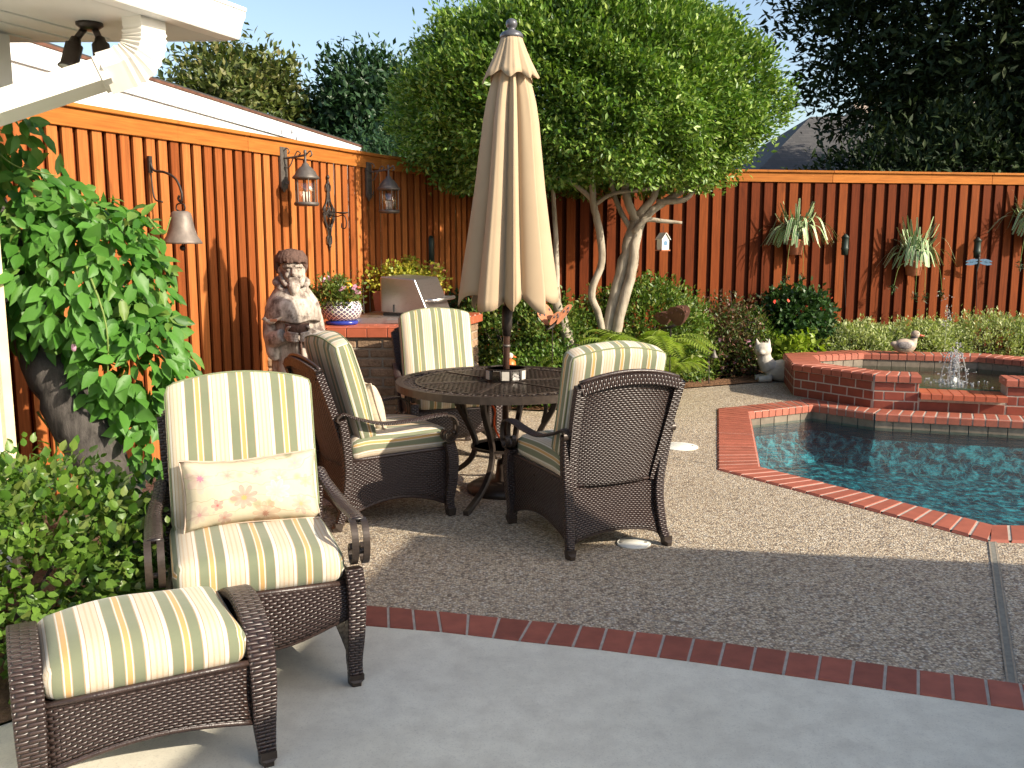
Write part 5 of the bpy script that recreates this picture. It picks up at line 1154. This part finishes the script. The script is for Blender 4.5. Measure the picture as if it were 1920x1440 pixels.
for s in (-1, 1):
    mb.tube([(s * .010, -.098, 1.404), (s * .042, -.096, 1.410), (s * .074, -.068, 1.398)], [.012, .013, .009], 8)    # brow
    mb.ball((s * .042, -.086, 1.340), (.024, .018, .022), 10); mb.ball((s * .090, .01, 1.37), (.013, .024, .035), 10)    # cheek, ear
    mb.ball((s * .036, -.089, 1.378), (.017, .010, .009), 10); mb.tube([(s * .014, -.11, 1.350), (s * .02, -.105, 1.345)], [.009, .006], 6)
mb.tube([(-.025, -.104, 1.306), (0, -.112, 1.304), (.025, -.104, 1.306)], [.006, .009, .006], 8)    # lip
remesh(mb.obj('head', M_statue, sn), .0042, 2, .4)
cp = [(1.00, .192), (1.01, .202), (1.08, .198), (1.15, .175), (1.20, .14), (1.245, .108), (1.27, .112)]
vs = []; fs = []
for z, r in cp:
    for k in range(36):
        a = 2 * math.pi * k / 36; vs.append((r * math.cos(a), r * .86 * math.sin(a), z + (.035 * math.sin(a) if z > 1.18 else 0) + .010 * math.sin(a * 5) * (z < 1.1)))
fs = [(j * 36 + k, j * 36 + (k + 1) % 36, (j + 1) * 36 + (k + 1) % 36, (j + 1) * 36 + k) for j in range(len(cp) - 1) for k in range(36)]
cape = MB().add(vs, fs).obj('cape', M_statue, sn, True); solid(cape, .022)
mb = MB(); mb.tube(spl([(-.085, -.05, 1.25), (-.115, .05, 1.29), (0, .12, 1.33), (.115, .05, 1.29), (.085, -.05, 1.25)], 6), [.02, .028, .034, .028, .02], 10); remesh(mb.obj('hood', M_statue, sn), .008, 2)
mb = MB(); mb.ball((0, .012, 1.462), (.104, .112, .075), 22)              # bowl-cut hair with a fringe
for k in range(26):
    a = math.pi * 2 * k / 26; dz = .02 * (math.sin(a) < -.2); mb.tube([(.07 * math.cos(a), .075 * math.sin(a) + .01, 1.515), (.104 * math.cos(a), .112 * math.sin(a) + .008, 1.465), (.112 * math.cos(a), .120 * math.sin(a) + .006, 1.425 + dz * .3 + .008 * math.sin(k * 2.3))], [.020, .021, .012], 6)
for s in (-1, 1): mb.tube([(s * .10, .02, 1.46), (s * .102, .025, 1.40), (s * .095, .03, 1.35)], [.025, .024, .015], 8)
remesh(mb.obj('hair', M_hair, sn), .0065, 1)
mb = MB(); mb.tube(spl([(0, -.082, 1.292), (0, -.100, 1.255), (0, -.103, 1.215), (0, -.095, 1.185)], 4), [.038, .050, .036, .012], 10)
for s in (-1, 1): mb.tube([(0, -.112, 1.322), (s * .028, -.107, 1.315), (s * .05, -.088, 1.296)], [.010, .011, .007], 8); mb.tube(spl([(s * .082, -.01, 1.36), (s * .078, -.045, 1.31), (s * .045, -.082, 1.26)], 4), [.014, .019, .022], 8)
for k in range(9): a = -1.3 + 2.6 * k / 8; mb.tube([(.03 * math.sin(a), -.10 - .03 * math.cos(a), 1.27), (.028 * math.sin(a), -.105 - .025 * math.cos(a), 1.22), (.012 * math.sin(a), -.10 - .015 * math.cos(a), 1.175)], [.011, .011, .004], 6)
remesh(mb.obj('beard', M_statue, sn), .0055, 1)
MB().lathe([(.045, 0), (.065, .015), (.082, .05), (.09, .085), (.083, .085), (.07, .05), (.0, .03)], 28, (0, -.225, .905), 1, .9).obj('bowl', M_hair, sn, True)
for s in (-1, 1):
    mb = MB(); mb.ball((s * .07, -.235, .905), (.032, .038, .032), 12)
    for f in range(4): mb.tube(spl([(s * .078, -.25, .928 - f * .017), (s * .06, -.30, .928 - f * .018), (s * .027, -.320, .925 - f * .018), (s * .006, -.320 + .006 * f, .922 - f * .018)], 3), [.011, .011, .010, .007], 8)
    mb.tube(spl([(s * .08, -.23, .94), (s * .076, -.28, .965), (s * .058, -.30, .975)], 3), [.012, .012, .008], 8)
    remesh(mb.obj('hand', M_statue, sn), .0042, 1)
MB().tube(spl([(.03, -.145, .86), (.035, -.155, .6), (.03, -.16, .3)], 4), .010, 8).obj('rope_belt', M_hair, sn, True)
brd = thing('bird_figure', 'small tan bird figure perched on the rim of the bowl held by the statue', 'bird figure', (-1.78, 6.87, .985), R(200)); mb = MB(); mb.ball((0, 0, .02), (.042, .024, .022), 12); mb.ball((.042, 0, .04), .017, 10); mb.tube([(-.03, 0, .025), (-.09, 0, .055)], [.014, .006], 8); mb.tube([(.055, 0, .04), (.075, 0, .038)], [.006, .001], 6); remesh(mb.obj('body', M_dpale, brd), .005, 2); MB().box((-.02, .02, .03), (.05, .006, .02)).obj('wing', M_dterra, brd)

# ------------------------------------------------------------------ things on the left fence
fe = Vector((.383, .924)).normalized(); fn_ = Vector((fe.y, -fe.x)); FZ = math.atan2(fn_.y, fn_.x)     # local +x points out of the fence
def lantern(label, x, y, z):
    t = thing('wall_lantern', label, 'lantern', (x + fn_.x * .03, y + fn_.y * .03, z), FZ, 'fence lanterns')
    pz = MB().prism([(0, -.045), (.018, -.045), (.018, .045), (0, .045)], -.16, .16); pz.add([(0, -.045, -.16), (.018, -.045, -.16), (.018, .045, -.16), (0, .045, -.16), (.009, 0, -.205)], [(0, 1, 4), (1, 2, 4), (2, 3, 4), (3, 0, 4)]); pz.obj('back_plate', M_lantern, t)
    am = MB().tube(spl([(.015, 0, .07), (.10, 0, .075), (.20, 0, .085), (.235, 0, .09)], 4), .009, 8).obj('arm', M_lantern, t, True)
    for c in ([(.02, 0, .0), (.06, 0, -.005), (.09, 0, .03), (.11, 0, .075)], [(.02, 0, .13), (.05, 0, .15), (.075, 0, .125), (.06, 0, .105)], [(.12, 0, .08), (.15, 0, .12), (.18, 0, .105), (.165, 0, .09)], [(.02, 0, -.12), (.05, 0, -.14), (.06, 0, -.11)]): MB().tube(spl(c, 4), .005, 6).obj('scroll', M_lantern, am, True)
    X = .225; MB().tube(spl([(X + .01, 0, .09), (X + .05, 0, .12), (X + .065, 0, .09), (X + .045, 0, .075)], 4), .006, 6).obj('end_curl', M_lantern, am, True)
    lb = MB().lathe([(.010, .13), (.014, .11), (.009, .09), (.010, .03), (.025, .02), (.03, .005), (.055, -.015), (.08, -.045), (.088, -.065), (.108, -.085), (.108, -.098), (.092, -.104)], 24, (X, 0, 0)).obj('lamp_roof', M_lantern, t, True)
    MB().lathe([(.086, -.104), (.086, -.29)], 24, (X, 0, 0)).obj('glass', M_glass, t, True)
    cg = MB().lathe([(.094, -.285), (.100, -.292), (.100, -.305), (.09, -.315), (.0, -.315)], 24, (X, 0, 0)).obj('cage_base', M_lantern, t, True)
    for k in range(6): a = math.pi / 3 * k + .3; MB().tube([(X + .089 * math.cos(a), .089 * math.sin(a), -.10), (X + .089 * math.cos(a), .089 * math.sin(a), -.29)], .0045, 5).obj('cage_bar', M_lantern, cg)
    for k in range(3): a = 2.1 * k; MB().tube([(X + .025 * math.cos(a), .025 * math.sin(a), -.29), (X + .025 * math.cos(a), .025 * math.sin(a), -.20)], .009, 8).obj('candle_tube', M_candle, cg, True)
lantern('grey bronze carriage lantern on the fence nearer the camera', -1.905, 7.82, 2.19)
lantern('grey bronze carriage lantern on the fence close to the shaded corner', -1.395, 9.05, 2.17)
sc_ = thing('iron_sconce', 'black wrought iron scrollwork candle sconce on the fence between the lanterns', 'sconce', (-1.66 + fn_.x * .03, 8.42 + fn_.y * .03, 1.84), FZ)
sy_ = lambda pts: [[(x, s * y, z) for x, y, z in pts] for s in (-1, 1)]
for nm, pts in [('outer_frame', [(.01, .0, .31), (.01, .012, .20), (.01, .03, .10), (.01, .075, .04), (.01, .078, .0)]), ('outer_frame', [(.01, .0, -.33), (.01, .01, -.24), (.01, .03, -.14), (.01, .075, -.06), (.01, .078, .0)]), ('inner_scroll', [(.01, .0, .12), (.01, .04, .08), (.01, .06, .03), (.01, .035, .0), (.01, .015, .03), (.01, .03, .05)]), ('inner_scroll', [(.01, .0, -.14), (.01, .045, -.09), (.01, .06, -.03), (.01, .03, -.015), (.01, .018, -.04)]), ('inner_scroll', [(.01, 0, .26), (.01, .03, .24), (.01, .03, .20), (.01, .008, .19)]), ('inner_scroll', [(.01, 0, -.28), (.01, .03, -.26), (.01, .03, -.21), (.01, .008, -.2)])]:
    for q in sy_(pts): MB().tube(spl(q, 5), .0075, 6).obj(nm, M_irond, sc_, True)
MB().tube([(.01, 0, .33), (.01, 0, -.35)], [.007, .009, .004], 6).obj('spine', M_irond, sc_, True); MB().box((.012, 0, 0), (.014, .16, .018)).obj('cross_bar', M_irond, sc_)
for z in (.31, .26, -.29): MB().ball((.012, 0, z), (.012, .018, .02), 8).obj('knop', M_irond, sc_, True)
ar = MB().tube(spl([(.01, 0, -.02), (.10, 0, -.03), (.16, 0, -.02), (.19, 0, -.07), (.18, 0, -.13), (.14, 0, -.13), (.14, 0, -.09)], 5), .005, 6).obj('candle_arm', M_irond, sc_, True)
MB().lathe([(.02, -.01), (.055, .0), (.055, .006), (0, .006)], 16, (.15, 0, 0)).obj('drip_plate', M_irond, ar, True); MB().tube([(.01, 0, .01), (.15, 0, .0)], .005, 6).obj('bracket', M_irond, ar)
bl = thing('garden_bell', 'grey iron bell hanging from a curved bracket on the left fence', 'bell', (-2.47 + fn_.x * .03, 6.44 + fn_.y * .03, 1.90), FZ)
br = MB().tube(spl([(.01, 0, .22), (.04, 0, .16), (.13, 0, .145), (.22, 0, .10), (.262, 0, .02), (.265, 0, -.03), (.25, 0, -.05), (.235, 0, -.03), (.245, 0, -.01)], 5), .0085, 6).obj('bracket', M_irond, bl, True); MB().box((.008, 0, .20), (.016, .03, .11)).obj('wall_plate', M_irond, br)
MB().tube(spl([(.01, 0, .16), (.03, 0, -.02), (.10, 0, -.05)], 4), .006, 6).obj('stay', M_irond, br, True)
for s in (-1, 1): MB().tube(spl([(.25, 0, -.06), (.25 + s * .03, 0, -.07), (.25 + s * .035, 0, -.10), (.25, 0, -.115)], 4), .005, 6).obj('hanger_loop', M_irond, bl, True)
MB().lathe([(.0, -.11), (.045, -.112), (.065, -.125), (.073, -.16), (.082, -.22), (.10, -.275), (.128, -.315), (.130, -.328), (.118, -.325), (.09, -.27), (.07, -.2), (.0, -.14)], 32, (.25, 0, 0)).obj('bell_body', M_bell, bl, True)
cl = MB().tube([(.25, 0, -.2), (.25, 0, -.36)], .005, 6).obj('clapper', M_irond, bl); MB().ball((.25, 0, -.355), .02, 10).obj('clapper_ball', M_irond, cl, True)
dk = thing('fence_ornament', 'small dark cylinder lamp on the shaded corner fence behind the grill', 'lamp', (-.87, 10.03, 1.52)); MB().lathe([(.03, -.16), (.045, -.15), (.045, .1), (.03, .13), (.0, .14)], 14).obj('lamp_body', M_green, dk, True); MB().tube([(0, 0, .13), (0, .06, .2)], .004, 5).obj('hook', M_irond, dk)

# ------------------------------------------------------------------ things along the back fence and bed
for i, (x, y, z, lab) in enumerate(((4.10, 11.62, 1.54, 'slim dark green hanging lamp left of the middle spider plant'), (5.88, 11.92, 1.50, 'slim dark green hanging lamp above the dragonfly ornament'))):
    t = thing('hanging_lamp', lab, 'lamp', (x, y, z), 0, 'hanging lamps on the back fence')
    MB().lathe([(.0, .15), (.012, .145), (.05, .105), (.045, .10), (.04, .08), (.042, -.02), (.048, -.03), (.042, -.045), (.038, -.11), (.0, -.115)], 16).obj('lamp_body', M_green, t, True)
    MB().tube(spl([(0, 0, -.11), (.02, 0, -.4), (.05, 0, -.75)], 6), .004, 5).obj('cable', M_irond, t); MB().tube([(0, 0, .14), (0, .07, .16)], .005, 5).obj('hook', M_irond, t)
dg = thing('dragonfly_ornament', 'blue winged dragonfly ornament on the back fence under the right lamp', 'ornament', (5.88, 11.86, 1.33))
MB().tube(spl([(0, 0, .08), (.0, 0, 0), (-.02, 0, -.14)], 4), [.014, .02, .006], 8).obj('body', M_irond, dg, True); MB().ball((0, 0, .09), .02, 8).obj('head', M_irond, dg, True)
for s in (-1, 1):
    for dz in (.035, .0):
        o = MB().grid(lambda u, v: (s * (.015 + .15 * u), -.01, dz - .02 * u + (v - .5) * .042 * math.sin(math.pi * (.12 + .8 * u))), 8, 2).obj('wing', M_bluewing, dg); solid(o, .004)
bh = thing('birdhouse', 'small white birdhouse hanging from a branch of the clipped tree', 'birdhouse', (1.50, 9.38, 1.50), R(28))
MB().box((0, 0, .005), (.105, .105, .012)).obj('floor', M_pot, bh); MB().box((0, 0, .06), (.085, .085, .10)).obj('box', M_bwhite, bh)
MB().add([(-.0425, -.0426, .11), (.0425, -.0426, .11), (0, -.0426, .165), (-.0425, .0426, .11), (.0425, .0426, .11), (0, .0426, .165)], [(0, 1, 2), (3, 5, 4)]).obj('gable', M_bwhite, bh)
for s in (-1, 1): MB().box((s * .028, 0, .143), (.085, .11, .006), 0, Ry(s * 52).to_3x3()).obj('roof_panel', M_bwhite, bh)
MB().tube([(0, -.0425, .075), (0, -.0445, .075)], .024, 14).obj('entrance_hole', M_bblue, bh); MB().tube([(0, 0, .165), (.0, 0, .255)], .0025, 5).obj('hanger', M_irond, bh)
for y in (-.012, .02): MB().box((.043, y, .06), (.003, .014, .026)).obj('side_window', M_bblue, bh)
def butterfly(label, x, y, z, rz, mat, m2):
    t = thing('butterfly_stake', label, 'ornament', (x, y, z), rz, 'metal butterflies'); MB().tube([(0, 0, -z + .02), (0, 0, 0)], .005, 6).obj('stake', M_irond, t); MB().tube([(-.10, 0, -.02), (.0, 0, 0), (.10, 0, .05)], [.008, .016, .008], 8).obj('body', M_irond, t, True)
    for s in (-1, 1):
        for ux, uz, rx, rz_ in ((.075, .115, .085, .12), (-.07, .075, .075, .08)):
            def wf(u, v): a = 2 * math.pi * v; q = u * (1 + .10 * math.sin(3 * a)); X = ux + rx * q * math.cos(a); Z = uz + rz_ * q * math.sin(a); return (X, s * (.02 + .55 * Z), .03 + .8 * Z)
            wg = MB().grid(wf, 5, 20).obj('wing', mat, t); solid(wg, .003)
            for q in (0.4, 1.5, 2.6): X = ux + rx * .6 * math.cos(q); Z = uz + rz_ * .6 * math.sin(q); MB().ball((X, s * (.02 + .55 * Z), .03 + .8 * Z), (.014, .008, .02), 8).obj('wing_spot', m2, wg)
butterfly('pale pink metal butterfly stake beneath the umbrella hem', .38, 8.75, .80, R(60), M_dterra, M_ddark); butterfly('rusty brown metal butterfly stake right of the pale trunks', 1.56, 9.15, .76, R(-25), M_rust, M_rust)
gl = thing('bell_light', 'garden stake light with a small bell shade at the bed edge', 'garden light', (2.22, 10.36, 0)); MB().tube(spl([(-.01, 0, 0), (-.02, 0, .30), (-.02, 0, .40), (.01, 0, .43), (.03, 0, .40)], 4), .007, 6).obj('stake', M_lantern, gl, True); MB().lathe([(.0, .40), (.015, .395), (.025, .35), (.045, .32), (.05, .31), (.03, .315)], 16, (.035, 0, 0)).obj('shade', M_lantern, gl, True)
for x, y, z, lab in ((2.80, 10.85, .58, 'black wire hoop ornament beside the lime plant'), (.60, 8.82, .54, 'black wire hoop ornament behind the nearest chair back')):
    t = thing('wire_hoop_stake', lab, 'ornament', (x, y, z), 0, 'wire hoops'); MB().tube([(.085 * math.cos(a), 0, .085 * math.sin(a)) for a in np.linspace(0, 6.28, 25)], .005, 6).obj('hoop', M_irond, t, True); MB().tube([(0, 0, -z + .02), (0, 0, -.085)], .005, 6).obj('stake', M_irond, t); MB().tube([(-.08, 0, 0), (.08, 0, .02)], .004, 6).obj('spoke', M_irond, t)
ct = thing('cat_statue', 'white stone cat figure lying beside the spa wall', 'cat figure', (2.93, 10.62, .0), 0)
mb = MB(); mb.ball((.22, 0, .13), (.26, .12, .13), 18); mb.ball((.40, 0, .11), (.13, .13, .12), 14); mb.tube([(.02, 0, .16), (-.04, -.01, .26), (-.05, -.01, .33)], [.10, .085, .075], 12); mb.ball((-.065, -.02, .37), (.100, .095, .085), 16); mb.ball((-.10, -.10, .35), (.04, .035, .03), 10)
for s in (-1, 1): mb.tube([(-.065 + s * .058, -.015, .42), (-.065 + s * .075, -.01, .50)], [.036, .005], 8); mb.tube([(.03, s * .07, .05), (-.12, s * .075, .035)], [.045, .035], 8)
mb.tube(spl([(.5, .0, .06), (.42, -.14, .04), (.24, -.16, .035)], 4), [.035, .03, .02], 8); remesh(mb.obj('body', M_cat, ct), .009, 2)
go = thing('orange_goose_pot', 'small orange and white goose ornament beside the umbrella pole', 'ornament', (-.02, 8.62, .30)); MB().lathe([(.0, 0), (.04, .005), (.06, .06), (.05, .11), (.02, .13), (.0, .13)], 16, (.0, 0, .08)).obj('body', M_orangepot, go, True); MB().ball((.0, 0, .24), (.035, .03, .03), 10).obj('head', M_cat, go, True); MB().tube([(.02, 0, .24), (.06, 0, .225)], [.014, .004], 8).obj('bill', M_orangepot, go, True); MB().tube([(0, 0, -.29), (0, 0, .09)], .005, 6).obj('stake', M_irond, go)

# ------------------------------------------------------------------ neighbouring houses
nh = thing('white_garage', 'long white walled outbuilding with a white fascia behind the left fence', 'house')
a, b = Vector((-3.45, 5.0)), Vector((-2.05, 13.85)); e = (b - a).normalized(); nn = Vector((e.y, -e.x)); rz = math.atan2(e.y, e.x); L = (b - a).length
MB().prism([tuple(a - nn * .035), tuple(b - nn * .035), tuple(b - nn * 4), tuple(a - nn * 4)], 0, 2.86).obj('wall', M_siding, nh)
c = (a + b) / 2; MB().box((c.x - nn.x * .035, c.y - nn.y * .035, 2.83), (L, .05, .15), rz).obj('fascia', M_siding, nh)
MB().box((c.x - nn.x * .035, c.y - nn.y * .035, 2.917), (L + .06, .07, .022), rz).obj('drip_edge', M_rust, nh)
q = [a + nn * .0, b + nn * .0, b - nn * 4, a - nn * 4]; ov_ = e * 1.2
o = MB().add([(*q[0], 2.93), (*(q[1]), 2.93), (*q[2], 3.05), (*q[3], 3.05)], [(0, 1, 2, 3)], [[(0, 0), (9, 0), (9, 4), (0, 4)]]).obj('roof', M_shingle, nh); solid(o, .02)
ah = thing('grey_roofed_house', 'neighbour house with a dark grey hipped shingle roof behind the right tree', 'house')
MB().prism([(5.6, 21), (16, 21), (16, 29), (5.6, 29)], 0, 3.0).obj('wall', M_house2, ah)
R4 = [(5.1, 20.4, 2.95), (16.5, 20.4, 2.95), (16.5, 29.6, 2.95), (5.1, 29.6, 2.95)]; rg_ = [(7.6, 24.5, 4.75), (14, 24.5, 4.75)]
MB().add(R4 + rg_, [(0, 1, 5, 4), (1, 2, 5), (2, 3, 4, 5), (3, 0, 4)], [[(0, 0), (11.4, 0), (9, 4.5), (2.5, 4.5)], [(0, 0), (9, 0), (4.5, 3)], [(0, 0), (11.4, 0), (9, 4.5), (2.5, 4.5)], [(0, 0), (9, 0), (4.5, 3)]]).obj('roof', M_shingle, ah)
th_ = thing('tan_roofed_house', 'far house with a sunlit tan roof and vent pipe seen through the dark tree', 'house')
MB().prism([(13, 31), (30, 31), (30, 40), (13, 40)], 0, 3.6).obj('wall', M_house2, th_)
MB().add([(12.5, 30.4, 3.5), (30.5, 30.4, 3.5), (30.5, 40.6, 3.5), (12.5, 40.6, 3.5), (12.5, 35.5, 6.7), (30.5, 35.5, 6.7)], [(0, 1, 5, 4), (2, 3, 4, 5), (0, 4, 3), (1, 2, 5)]).obj('roof', M_tanroof, th_); MB().tube([(14.2, 32.0, 4.2), (14.2, 32.0, 5.3)], .14, 12).obj('vent_pipe', M_lid, th_, True)
